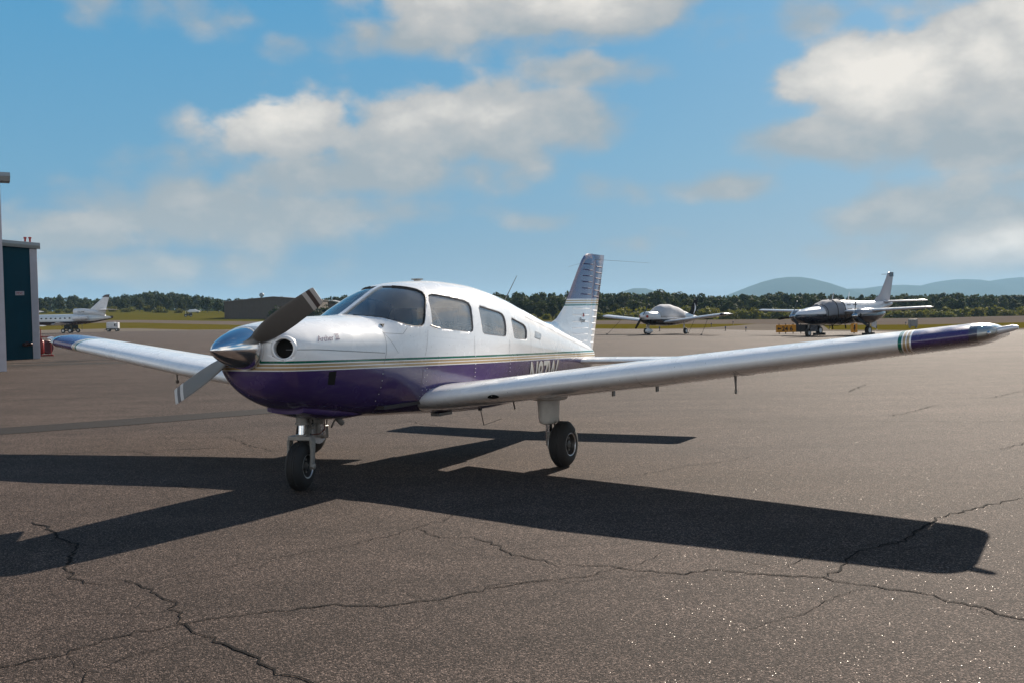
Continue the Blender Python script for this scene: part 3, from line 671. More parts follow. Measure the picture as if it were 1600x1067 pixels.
for zz in (1.2905, 1.332): seam([(.738+(zz-1.287)*.25, zz), (.795+(zz-1.287)*.25, zz+.001)], .005, -1, 'ink', 'lettering')

# spinner and propeller
HUB = Vector((.15, 0, 1.24))
sp_ = [(-.205+.41*t, .170*(1-(1-t)**1.75)**.72) for t in [i/22 for i in range(23)]]
o = MB(); o.lathe([(h-.15, max(r, .0005)) for h, r in sp_]+[(.07, .160)], (0, 0, 0), (1, 0, 0), 56)
spin = o.build('spinner', M['chrome'], plane, sharp=60); spin.location = HUB
q = MB(); q.lathe([(.012, .1725), (.03, .1725)], (0, 0, 0), (1, 0, 0), 56); q.build('spinner_ring', M['alu'], spin)
def blade(ang):
    av = Vector((0, -math.cos(ang), math.sin(ang))); tv = Vector((0, math.sin(ang), math.cos(ang)))     # along the blade, and the way it would turn
    rings = []
    for r, ch, tk, be in ((.08,.07,.06,50),(.14,.085,.05,46),(.2,.125,.034,41),(.3,.160,.024,36),(.42,.178,.018,31),(.55,.178,.014,27),(.68,.168,.011,24),(.78,.158,.009,21),(.845,.150,.007,20),(.872,.142,.006,19),(.88,.128,.003,19)):
        b = R(be); cv = tv*math.cos(b)+Vector((-1, 0, 0))*math.sin(b); nv = cv.cross(av).normalized(); ring_ = []
        for i in range(16):
            t = 2*math.pi*i/16; u = math.cos(t); ring_.append(av*r+cv*(ch*.5*u)+nv*(tk*.5*math.sin(t)*(1+.25*u)))
        rings.append(ring_)
    return MB().loft(rings)
for ang in (R(27.5), R(207.5)):
    b = blade(ang).build('propeller_blade', M['blade'], plane); b.location = HUB

# wings
def airfoil(n=18, x0=0.0, x1=1.0, th=.15, cam=.016, leflap=False):
    """upper surface from x1 forward to x0, then the lower surface back"""
    def yt(x): return 5*th*(.2969*math.sqrt(max(x, 0))-.126*x-.3516*x*x+.2843*x**3-.1036*x**4)
    def yc(x): return cam*(2*.4*x-x*x)/.16 if x < .4 else cam*((1-.8)+.8*x-x*x)/.36
    xs = [x0+(x1-x0)*(1-math.cos(math.pi*i/n))/2 if x0 > 0 else x1*(1-math.cos(math.pi*.5*i/n))**1.0 for i in range(n+1)]
    return [(x, yc(x)+yt(x)) for x in reversed(xs)]+[(x, yc(x)-yt(x)) for x in xs[1 if x0 == 0 else 0:]]
WST = [(.30,1.99,1.64),(.47,1.955,1.665),(.55,1.93,1.68),(.70,1.94,1.66),(.9,1.975,1.62),(1.2,1.99,1.60),(1.6,1.99,1.60),(2.2,1.99,1.60),(2.7,1.99,1.60),(3.3,2.07,1.50),(4.0,2.165,1.385),(4.65,2.255,1.275),(4.75,2.268,1.258),(5.0,2.30,1.22),(5.15,2.325,1.19)]
TIP = [(5.15,2.325,1.19,1),(5.21,2.345,1.16,.97),(5.27,2.385,1.10,.88),(5.32,2.45,1.0,.72),(5.35,2.55,.86,.5),(5.365,2.68,.66,.22)]
def wst(y):
    a = np.array(WST); return float(np.interp(y, a[:,0], a[:,1])), float(np.interp(y, a[:,0], a[:,2]))
INC = R(4.2); TD = .1172
def wing_sec(y, side, x0=0.0, x1=1.0, le=None, ch=None, tk=1.0, drop=0.0):
    if le is None: le, ch = wst(y)
    out = []
    for (xc, zc) in airfoil(18, x0, x1, .15*tk):
        out.append((le+ch*(xc*math.cos(INC)+zc*math.sin(INC)), side*y, .626+TD*y+ch*(zc*math.cos(INC)-(xc-.03)*math.sin(INC))))
    return out
def wing_pt(y, xc, side, lower=True, off=.0):
    le, ch = wst(y); th = .15
    yt = 5*th*(.2969*math.sqrt(xc)-.126*xc-.3516*xc*xc+.2843*xc**3-.1036*xc**4); yc = .016*(2*.4*xc-xc*xc)/.16 if xc < .4 else .016*(.2+.8*xc-xc*xc)/.36
    zc = yc-yt if lower else yc+yt; zc += (-off if lower else off)/ch
    return Vector((le+ch*(xc*math.cos(INC)+zc*math.sin(INC)), side*y, .626+TD*y+ch*(zc*math.cos(INC)-(xc-.03)*math.sin(INC))))
for side in (-1, 1):
    q = MB(); q.loft([wing_sec(y, side, 0, .76) for y, _, _ in WST]); wing = q.build('wing', M['wing'], plane, sharp=40)
    q = MB(); q.loft([wing_sec(y, side, .765, 1) for y in (.63, 1.2, 2.688)]); q.build('flap', M['wing'], wing, sharp=40)
    q = MB(); q.loft([wing_sec(y, side, .765, 1) for y in (2.691, 3.3, 4.0, 4.7, 4.993)]); q.build('aileron', M['wing'], wing, sharp=40)
    q = MB(); q.loft([wing_sec(y, side, .765, 1) for y in (4.996, 5.15)]); q.build('trailing_edge', M['wing'], wing, sharp=40)
    q = MB(); q.loft([wing_sec(y, side, 0, 1, le, ch, tk) for y, le, ch, tk in TIP]); tip = q.build('wingtip', M['wing'], plane, sharp=60)
    # clear light housing on the forward corner of the tip, lamp behind it
    q = MB(); rr = []
    for y, le, ch, tk in TIP:
        s_ = wing_sec(y, side, 0, .11, le-.006, ch, tk*1.03); rr.append(s_)
    q.loft(rr, False, closed=False); q.build('light_lens', M['lens'], tip, sharp=60)
    q = MB(); q.lathe([(-.02, .012), (.01, .02), (.03, .018), (.04, .006)], (2.42, side*5.27, .626+TD*5.27), (-1, side*.3, 0), 16); q.build('landing_light', M['chrome'], tip)
    q = MB(); q.tube([(2.52, side*5.33, .626+TD*5.36), (2.505, side*5.44, .646+TD*5.4), (2.50, side*5.475, .65+TD*5.4)], [.03, .024, .012], 12); q.build('strobe_light', M['steel'], tip)
    # under-surface hardware
    q = MB(); q.tube([wing_pt(3.3, .32, side), wing_pt(3.3, .33, side, True, .11)], [.012, .007], 8); q.lathe([(-.006, .022), (.006, .022)], wing_pt(3.3, .33, side, True, .125), (0, 1, 0), 12); q.build('tie_down_ring', M['gear'], wing)
    for y in (1.9, 2.35): q = MB(); q.box(wing_pt(y, .74, side, True, .035), (.06, .012, .07)); q.build('flap_hinge', M['gear'], wing, smooth=False)
    q = MB(); q.tube([wing_pt(1.05, .45, side), wing_pt(1.05, .47, side, True, .07)], .008, 6); q.build('fuel_drain', M['gear'], wing)
    q = MB(); cc = wing_pt(1.22, .012, side, True, .0)+Vector((-.0, 0, -.003)); vv = []
    for i in range(20):
        t = 2*math.pi*i/20; xc = .022+.0175*math.sin(t); vv.append(wing_pt(1.22+.058*math.cos(t), max(xc, .0015), side, True, .004))
    q.add(vv, [tuple(range(20))]); q.build('air_inlet', M['dark'], wing, smooth=False)
    q = MB()
    for y0 in (.98, 1.9, 2.62, 3.4):
        p = [wing_pt(y0, xc, side, True, .0015) for xc in np.linspace(.01, .7, 16)]; p2 = [a+Vector((0, .004, 0)) for a in p]
        q.add(p+p2, [(i, i+1, 16+i+1, 16+i) for i in range(15)])
    p = [wing_pt(y, .34, side, True, .0015) for y in np.linspace(.7, 5.1, 40)]; p2 = [a+Vector((.004, 0, 0)) for a in p]; q.add(p+p2, [(i, i+1, 41+i, 40+i) for i in range(39)])
    q.build('panel_seam', M['seam'], wing, smooth=False)
    rv = MB(); rg = random.Random(4)
    for y0 in (1.0, 2.64, 3.42):
        for xc in np.arange(.05, .42, .022): rv.lathe([(-.001, .005), (.0025, .004)], wing_pt(y0, xc, side), (0, 0, -1), 5)
    for y in np.arange(.8, 5.0, .05): rv.lathe([(-.001, .0042), (.002, .0035)], wing_pt(y, .33, side), (0, 0, -1), 5)
    tag(rv.build('rivets', M['gear'], wing), kind='stuff')
# tailplane
for side in (-1, 1):
    def ss(y, le, ch, tk=1): return [(le+ch*xc, side*y, .825+.004*y+ch*zc) for xc, zc in airfoil(14, 0, 1, .11*tk, 0)]
    q = MB(); q.loft([ss(.06, 6.02, .80), ss(.3, 6.06, .79), ss(1.2, 6.17, .74), ss(1.88, 6.25, .70), ss(1.94, 6.28, .66, .8), ss(1.965, 6.33, .58, .4)]); q.build('stabilator', M['white'], plane, sharp=40)
# fin and rudder
FIN = [(1.0,5.55,6.565),(1.2,5.40,6.61),(1.27,5.42,6.625),(1.33,5.60,6.64),(1.38,5.757,6.655),(1.46,5.88,6.675),(1.54,5.995,6.70),(1.68,6.12,6.74),(1.79,6.215,6.775),(2.02,6.42,6.845),(2.14,6.535,6.88),(2.19,6.60,6.90),(2.222,6.67,6.90),(2.235,6.74,6.88)]
def fin_half(z): a = np.array(FIN); le = float(np.interp(z, a[:,0], a[:,1])); hi = float(np.interp(z, a[:,0], a[:,2])); return le, hi
def fin_ring(z, le, hi):
    t = max(.012, .055-.018*(z-1.2)); t *= min(1, (2.25-z)/.09+.15); L = hi-le; out = []
    for i in range(13): u = 1-i/12; out.append((le+L*u, t*min(1, 1.15*u**.5), z))
    return out+[(x, -y, z_) for x, y, z_ in reversed(out[:-1])]
q = MB(); q.loft([fin_ring(z, le, hi) for z, le, hi in FIN]); fin = q.build('fin', M['fin'], plane, sharp=50)
def dors(x):
    zt = sec(x)[0]; w = .03+.07*max(0, (5.9-x))/1.0; top = {4.7:1.50, 5.0:1.425, 5.168:1.372, 5.338:1.345, 5.6:1.335, 5.8:1.36, 6.1:1.36}[x]
    return [(x, -w*1.7, zt-.06), (x, -w*.8, (zt+top)/2), (x, -w*.3, top-.006), (x, 0, top), (x, w*.3, top-.006), (x, w*.8, (zt+top)/2), (x, w*1.7, zt-.06)]
q = MB(); q.loft([dors(x) for x in (4.7, 5.0, 5.168, 5.338, 5.6, 5.8, 6.1)]); q.build('dorsal_fairing', M['fin'], plane, sharp=60)
RUD = [(.955,6.56,6.835),(1.27,6.64,6.941),(1.59,6.73,7.046),(1.75,6.78,7.109),(2.10,6.885,7.235),(2.15,6.90,7.26),(2.155,6.86,7.26),(2.228,6.86,7.279)]
rrr = []
for z, hi, te in RUD:
    t = max(.012, .052-.018*(z-1.2)); rrr.append([(hi+.012, t*.6, z), (hi+.05, t, z), (te-.02, .008, z), (te, .003, z), (te, -.003, z), (te-.02, -.008, z), (hi+.05, -t, z), (hi+.012, -t*.6, z)])
q = MB(); q.loft(rrr); rud = q.build('rudder', M['fin'], plane, sharp=50)
M['beadpurple'] = mat('purple_bead', (.035, .022, .075), .7, spec=.2); M['beadwhite'] = mat('white_bead', WHITE, .7, spec=.2)
def bead(parent, pts, mtl, h=.003, w=.008):
    for s in (-1, 1):
        v = []; f = []
        for (x, y, z) in pts: v += [(x, s*(y-.002), z-w), (x, s*(y+h), z-w*.3), (x, s*(y+h), z+w*.3), (x, s*(y-.002), z+w)]
        n = len(pts)
        for i in range(n-1):
            for k in range(3): f.append((4*i+k, 4*i+k+1, 4*i+5+k, 4*i+4+k))
        f += [(0,1,2,3), (4*n-4,4*n-3,4*n-2,4*n-1)]
        MB().add(v, f).build('stiffener_bead', mtl, parent)
a_r = np.array(RUD)
for z in (1.07, 1.155, 1.235, 1.32, 1.405, 1.49, 1.68, 1.76, 1.845, 1.925, 2.005, 2.085):
    t = .055-.018*(z-1.2); le, hi = fin_half(z); st = le+.22 if z < 1.6 else hi-.30-.02*(2.0-z)
    slope = -.03
    L = hi-le
    bead(fin, [(x, t*min(1, 1.15*((x-le)/L)**.5), z+slope*(x-hi)) for x in np.linspace(max(st, hi-.5), hi-.03, 6)], M['beadpurple' if z > 1.6 else 'beadwhite'])
    h2 = float(np.interp(z, a_r[:,0], a_r[:,1])); te = float(np.interp(z, a_r[:,0], a_r[:,2])); tt = t
    bead(rud, [(x, tt+(.008-tt)*((x-h2-.05)/(te-.02-h2-.05)), z-.02+slope*(x-h2)) for x in np.linspace(h2+.06, te-.04, 5)], M['beadpurple' if z > 1.65 else 'beadwhite'])
fsurf = lambda x, z: Vector((x, -(.055-.018*(z-1.2)+.006), z))
text_mesh('lettering', 'Piper', 6.325, 1.322, .085, M['black'], fin, fsurf, .95, .2, slope=-.06)
MB().add([fsurf(6.425, 1.392), fsurf(6.475, 1.39), fsurf(6.467, 1.42), fsurf(6.452, 1.445), fsurf(6.436, 1.42)], [(0,1,2,3,4)]).build('emblem', M['red'], fin, smooth=False)
q = MB()
for s in (-1, 1): q.tube([(6.93, s*.02, 2.16), (7.05, s*.12, 2.15), (7.42, s*.62, 2.10)], [.003, .0022, .0012], 5)
q.build('whisker_antenna', M['gear'], fin)
q = MB(); q.lathe([(-.03, .03), (.0, .035), (.03, .02)], (6.80, 0, .86), (1, 0, 0), 14); q.build('tail_light', M['steel'], fus)

# wheels and landing gear
def wheel(parent, c, r, w, out_side, disc=True, rz=0.0):
    o = bpy.data.objects.new('wheel', None); link(o, parent); o.location = c; o.rotation_euler = (0, 0, rz)
    prof = []
    for i in range(25):
        t = -math.pi/2*1.22+math.pi*1.22*i/24; prof.append((w*.5*math.copysign(abs(math.sin(t))**.8, math.sin(t)), r-.42*r+.42*r*max(math.cos(t), -.35) if abs(t) <= math.pi/2 else r-.42*r+.42*r*math.cos(t)*.6))
    m = MB(); m.loft(tube_rings(prof, Vector((0, 0, 0)), Vector((0, 1, 0)), 48), False)
    for k in (-.028, -.010, .010, .028): m.lathe([(k-.006, r*.992), (k-.005, r+.0025), (k+.005, r+.0025), (k+.006, r*.992)], (0, 0, 0), (0, 1, 0), 48)
    m.build('tyre', M['rubber'], o, sharp=60)
    for s in (-1, 1):
        q = MB(); q.lathe([(s*w*.05, .50*r), (s*w*.40, .47*r), (s*w*.43, .46*r), (s*w*.22, .42*r), (s*w*.2, .2*r), (s*w*.36, .17*r), (s*w*.38, .08*r)], (0, 0, 0), (0, 1, 0), 32); q.build('rim', M['rim'], o)
        q = MB(); q.loft(tube_rings([(s*w*.44, .455*r), (s*w*.475, .475*r), (s*w*.485, .50*r), (s*w*.462, .535*r)], Vector((0, 0, 0)), Vector((0, 1, 0)), 36), False); q.build('rim_flange', M['alu'], o)
        q = MB()
        for i in range(6):
            a = i*math.pi/3; q.lathe([(s*w*.2, .02*r*3), (s*w*.27, .05*r)], (math.cos(a)*.3*r, 0, math.sin(a)*.3*r), (0, 1, 0), 8)
        tag(q.build('wheel_bolts', M['gear'], o), kind='stuff')
    if disc:
        q = MB(); q.lathe([(-out_side*(w*.5+.012), .55*r), (-out_side*(w*.5+.022), .55*r)], (0, 0, 0), (0, 1, 0), 32); q.build('brake_disc', M['alu'], o)
    return o
for side in (-1, 1):
    g = bpy.data.objects.new('main_gear', None); link(g, plane); g.location = (0, 0, 0)
    wheel(plane, (2.79, side*1.535, .216), .216, .165, side)
    rr = []
    for z, cx, lx, ly in ((.86,2.79,.175,.115),(.74,2.79,.17,.11),(.70,2.79,.155,.10),(.58,2.79,.145,.092),(.46,2.79,.14,.085),(.42,2.79,.13,.075),(.405,2.79,.09,.05)):
        rr.append([(cx+lx*math.cos(t)*(1.0 if math.cos(t) < 0 else 1.05), side*1.385+ly*math.sin(t), z) for t in [2*math.pi*i/24 for i in range(24)]])
    MB().loft(rr).build('strut_fairing', M['gearwhite'], g, sharp=60)
    q = MB(); q.lathe([(0, .19), (.02, .185), (.035, .165)], (2.79, side*1.385, wing_pt(1.385, .5, side).z+.02), (0, 0, -1), 24); q.build('strut_collar', M['gearwhite'], g)
    q = MB(); q.tube([(2.79, side*1.385, .5), (2.79, side*1.385, .2)], .034, 12); q.tube([(2.79, side*1.36, .216), (2.79, side*1.56, .216)], .025, 12); q.build('oleo_strut', M['chrome'], g)
    q = MB(); q.box((2.87, side*1.435, .22), (.10, .07, .14)); q.box((2.79, side*1.41, .25), (.08, .06, .16)); q.build('brake_caliper', M['gear'], g, bevel=.01)
    q = MB(); q.tube([(2.94, side*1.40, .60), (2.93, side*1.42, .42), (2.91, side*1.43, .28)], .007, 6); q.build('brake_line', M['black'], g)
    q = MB(); q.tube([(2.93, side*1.36, .42), (2.98, side*1.36, .35), (2.92, side*1.37, .26)], .012, 6); q.build('torque_link', M['gear'], g)
ng = bpy.data.objects.new('nose_gear', None); link(ng, plane); ng.location = (.80, 0, 0); ng.rotation_euler = (0, 0, R(14))
wheel(plane, (.80, 0, .205), .205, .15, -1, False, R(14))
q = MB(); q.tube([(.055, 0, .70), (.05, 0, .60), (.045, 0, .555)], [.052, .05, .046], 16); q.tube([(.045, 0, .555), (.045, 0, .575)], .058, 16); q.build('oleo_housing', M['gear'], ng)
q = MB(); q.tube([(.045, 0, .56), (.03, 0, .45)], .027, 16); q.build('oleo_piston', M['chrome'], ng)
fk = MB(); fk.tube([(.03, 0, .475), (.03, 0, .435)], .05, 16); fk.box((.03, 0, .445), (.11, .20, .035))
for s in (-1, 1):
    fk.loft([[(x+dx, s*(yy+t), z) for dx, t in ((-wd, -.012), (wd, -.012), (wd, .012), (-wd, .012))] for x, yy, z, wd in ((.03,.088,.46,.05),(.028,.104,.42,.042),(.02,.108,.34,.03),(.008,.108,.25,.026),(0,.108,.205,.03),(0,.108,.18,.018))])
    fk.lathe([(.0, .030), (.012, .028), (.02, .014)], (0, s*.118, .205), (0, s, 0), 16)
fk.build('nose_fork', M['gear'], ng, bevel=.004)
q = MB(); q.tube([(.09, .02, .585), (.19, 0, .515), (.09, 0, .45)], .012, 8); q.tube([(.09, -.04, .585), (.19, -.02, .515), (.09, -.03, .45)], .012, 8); q.lathe([(-.05, .016), (.05, .016)], (.19, 0, .515), (0, 1, 0), 10); q.build('torque_link', M['gear'], ng)
q = MB(); q.tube([(.16, .03, .66), (.16, .03, .48)], .028, 12); q.tube([(.16, .03, .47), (.33, -.02, .55)], .017, 10); q.box((.33, -.02, .565), (.07, .06, .07)); q.build('shimmy_damper', M['gear'], ng)
q = MB(); q.tube([(.34, -.05, .62), (.385, -.05, .57), (.37, -.06, .48), (.28, -.05, .45), (.17, -.03, .455), (.1, -.06, .40)], .006, 8); q.build('brake_line', M['hose'], ng)
q = MB(); q.tube([(.04, -.07, .64), (.10, -.06, .57)], .012, 8); q.box((.08, 0, .645), (.16, .24, .03)); q.build('steering_arm', M['gear'], ng)

# ------------------------------------------------------------------ generic aircraft pieces for the other planes
def body(keys, n=28, step=.15):
    K = np.array(keys); xs = list(np.arange(K[0,0], K[-1,0], step))+[float(K[-1,0])]
    return MB().loft([ring(float(x), n, 0, K) for x in xs])
def panel_wing(side, secs, th=.13, cam=.01):
    """secs: (span position, leading edge, chord, height)"""
    return MB().loft([[(le+ch*xc, side*y, z+ch*zc) for xc, zc in airfoil(8, 0, 1, th*k, cam)] for y, le, ch, z, k in [(*s, 1)[:5] if len(s) == 4 else s for s in secs]])
def vfin(secs, y0=0.0):
    """secs: (height, leading edge, trailing edge, half thickness)"""
    return MB().loft([[(te, y0, z), (te-.1*(te-le), y0+.25*t, z), (le+.35*(te-le), y0+t, z), (le+.06*(te-le), y0+.6*t, z), (le, y0, z), (le+.06*(te-le), y0-.6*t, z), (le+.35*(te-le), y0-t, z), (te-.1*(te-le), y0-.25*t, z)] for z, le, te, t in secs])
def simple_wheel(parent, c, r, w, mtl='rubber'):
    q = MB(); q.lathe([(-w*.5, r*.55), (-w*.48, r*.82), (-w*.3, r*.97), (0, r), (w*.3, r*.97), (w*.48, r*.82), (w*.5, r*.55)], c, (0, 1, 0), 20); o = q.build('wheel', M[mtl], parent)
    q = MB(); q.lathe([(-w*.52, r*.5), (w*.52, r*.5)], c, (0, 1, 0), 14); q.build('rim', M['alu'], o); return o
def simple_prop(parent, hub, r, n, a0, wdt=.14, pitch=35, mtl='black'):
    for k in range(n):
        a = a0+2*math.pi*k/n; av = Vector((0, math.cos(a), math.sin(a))); tv = Vector((0, -math.sin(a), math.cos(a))); rings = []
        for f, ch, be in ((.1,.6,pitch+20),(.35,1,pitch+6),(.7,1,pitch-5),(.95,.85,pitch-10),(1,.5,pitch-10)):
            b = R(be); cv = tv*math.cos(b)+Vector((-1, 0, 0))*math.sin(b); nv = cv.cross(av); rings.append([Vector(hub)+av*r*f+cv*(wdt*.5*ch*math.cos(t))+nv*(.012*math.sin(t)) for t in [2*math.pi*i/10 for i in range(10)]])
        MB().loft(rings).build('propeller_blade', M[mtl], parent)
def two_tone(name, top, low, line, slope=0.0, rough=.3):
    def c(N, x, y, z):
        s = N.m('SUBTRACT', N.m('MULTIPLY_ADD', x, slope, line), z)
        return N.ramp(N.m('ADD', s, .5, clamp=True), [(0, top), (.5, (.35, .35, .35)), (.53, low)], 'CONSTANT')
    return paint(name, c, rough)
def cover_mat(name, c):
    m = mat(name, c, .85, noise=.10, nscale=2.5, bump=.6, bscale=5); return m
M['tarp'] = cover_mat('canvas_cover', (.40, .41, .43)); M['flatblack'] = mat('flat_black_paint', (.012, .012, .014), .7, spec=.15); M['navy'] = mat('navy_paint', (.010, .012, .022), .25, coat=.5)
M['greywhite'] = mat('off_white_paint', (.62, .63, .65), .3, coat=.4, noise=.06, nscale=3)
M['cherokee'] = two_tone('two_tone_white_black', (.55, .57, .60), (.012, .012, .014), 1.02, .0)
M['twin'] = two_tone('two_tone_white_navy', (.62, .63, .66), (.010, .012, .022), 1.31, 0)
M['jet'] = two_tone('two_tone_white_maroon', (.60, .63, .64), (.022, .008, .012), 2.12, .0)
M['polish'] = mat('polished_cowl', (.55, .55, .56), .18, .9)

def axes_on(name, label, cat, p, head, group=None):
    return thing(name, label, cat, p, head+math.pi, group)

# --- the single with a canvas cover over its cabin
def covered_single():
    HEAD = R(180+49.4); nv = Vector((math.cos(HEAD), math.sin(HEAD), 0)); c = at(1071, 68)-Vector((-nv.y, nv.x, 0))*1.5; c.z = zg(c.x, c.y)
    org = c+nv*2.75
    t = axes_on('airplane', 'small low-wing airplane with grey canvas cabin cover and black tail, tied down', 'airplane', org, HEAD)
    K = [(.15,1.36,1.02,1.2,.17,2,2),(.22,1.45,.85,1.18,.36,2.1,2.1),(.5,1.50,.72,1.16,.46,2.3,2.2),(1.3,1.53,.6,1.12,.53,2.5,2.6),(1.42,1.55,.6,1.12,.53,2.5,2.6),(2.1,1.86,.56,1.1,.55,2.6,2.8),(2.7,1.93,.54,1.1,.55,2.6,2.8),(3.6,1.82,.55,1.1,.49,2.4,2.6),(5.0,1.48,.65,1.0,.3,2.2,2.2),(6.2,1.22,.80,.98,.14,2,2),(6.7,1.12,.9,.98,.05,2,2)]
    body(K).build('fuselage', M['cherokee'], t)
    KC = np.array([k for k in K if k[0] > 1.25 and k[0] < 4.9]); q = MB()
    rr = []
    for x in np.arange(1.40, 4.75, .11):
        r_ = ring(float(x), 40, .025, np.array(K)); up = [p for p in r_ if p[2] > .98]; up.sort(key=lambda p: math.atan2(p[2]-1.0, p[1]))
        rr.append([(x+.03*math.sin(9*i), y, z+.012*math.sin(5*x+i)) for i, (x, y, z) in enumerate(up)])
    m_ = min(len(r_) for r_ in rr); rr = [[r_[round(i*(len(r_)-1)/(m_-1))] for i in range(m_)] for r_ in rr]
    q.loft(rr, False, closed=False); o = q.build('canvas_cover', M['tarp'], t)
    o.modifiers.new('cloth', 'SOLIDIFY').thickness = .012
    for s in (-1, 1):
        panel_wing(s, [(.4,1.75,1.75,.80),(1.0,2.0,1.6,.86),(4.45,2.0,1.58,1.22)]).build('wing', M['greywhite'], t)
        panel_wing(s, [(4.46,2.0,1.58,1.221),(4.62,2.1,1.4,1.24,.7),(4.68,2.4,.9,1.25,.3)]).build('wingtip', M['navy'], t)
        panel_wing(s, [(.05,6.05,.75,1.05),(1.55,6.08,.72,1.05)]).build('stabilator', M['greywhite'], t)
        simple_wheel(t, (2.75, s*1.52, .21), .21, .15)
        q = MB(); q.tube([(2.75, s*1.42, .85), (2.75, s*1.42, .2)], .05, 8); q.build('main_gear_strut', M['gearwhite'], t)
    simple_wheel(t, (.75, 0, .19), .19, .13)
    q = MB(); q.loft([[(x, w*math.cos(a), .26+h*math.sin(a)) for a in [2*math.pi*i/14 for i in range(14)]] for x, w, h in ((.42,.03,.04),(.5,.10,.12),(.7,.13,.19),(.95,.12,.16),(1.2,.04,.06))]); q.build('wheel_pant', M['greywhite'], t)
    q = MB(); q.tube([(.8, 0, .75), (.77, 0, .4)], .04, 8); q.build('nose_gear_strut', M['gear'], t)
    vfin([(1.1,5.3,6.45,.05),(1.3,5.75,6.55,.05),(1.9,6.2,6.85,.04),(2.22,6.45,6.95,.03),(2.25,6.6,6.95,.01)]).build('fin', M['flatblack'], t)
    fl = MB(); pts = [(6.25+.25*math.sin(2.6*u), -.056, 1.25+.75*u) for u in [i/10 for i in range(11)]]
    for i in range(10):
        w0, w1 = .07*math.sin(math.pi*(i/10))+.01, .07*math.sin(math.pi*((i+1)/10))+.01; a, b = pts[i], pts[i+1]
        fl.add([(a[0]-w0, a[1], a[2]), (a[0]+w0, a[1], a[2]), (b[0]+w1, b[1], b[2]), (b[0]-w1, b[1], b[2])], [(0,1,2,3)])
    fl.build('tail_swoosh', M['greywhite'], t, smooth=False)
    q = MB(); q.lathe([(-.27, .01), (-.2, .08), (-.05, .15), (.15, .18)], (.12, 0, 1.2), (1, 0, 0), 18); q.build('spinner', M['greywhite'], t)
    simple_prop(t, (.05, 0, 1.2), .93, 2, R(125))
    q = MB(); q.lathe([(0, .085), (.02, .08)], (.22, -.27, 1.2), (-1, -.4, 0), 14); q.lathe([(0, .085), (.02, .08)], (.22, .27, 1.2), (-1, .4, 0), 14); q.build('intake_plug', M['red'], t)
    for s, x, y, z in ((1, 2.6, 3.3, 1.07), (-1, 2.6, 3.3, 1.07), (0, 6.5, 0, .92)):
        o = t.matrix_world; w = Matrix.Translation(t.location) @ Matrix.Rotation(HEAD+math.pi, 4, 'Z') @ Vector((x, s*y, z)); g = w+Vector((-.55 if s <= 0 else -1.1, -.5, 0)); g.z = zg(g.x, g.y)
        q = MB(); q.tube([w, (w+g)/2+Vector((0, 0, -.03)), g], .012, 6); q.tube([g, g+Vector((0, 0, .05))], .05, 8)
        lab = {1: 'dark tie-down rope under the left-hand wing of the canvas-covered airplane', -1: 'dark tie-down rope under the right-hand wing of the canvas-covered airplane', 0: 'dark tie-down rope at the tail of the canvas-covered airplane'}[s]
        tag(q.build('tie_down_rope', M['black'], None), lab, 'rope', 'tie-down ropes of the covered airplane')
covered_single()

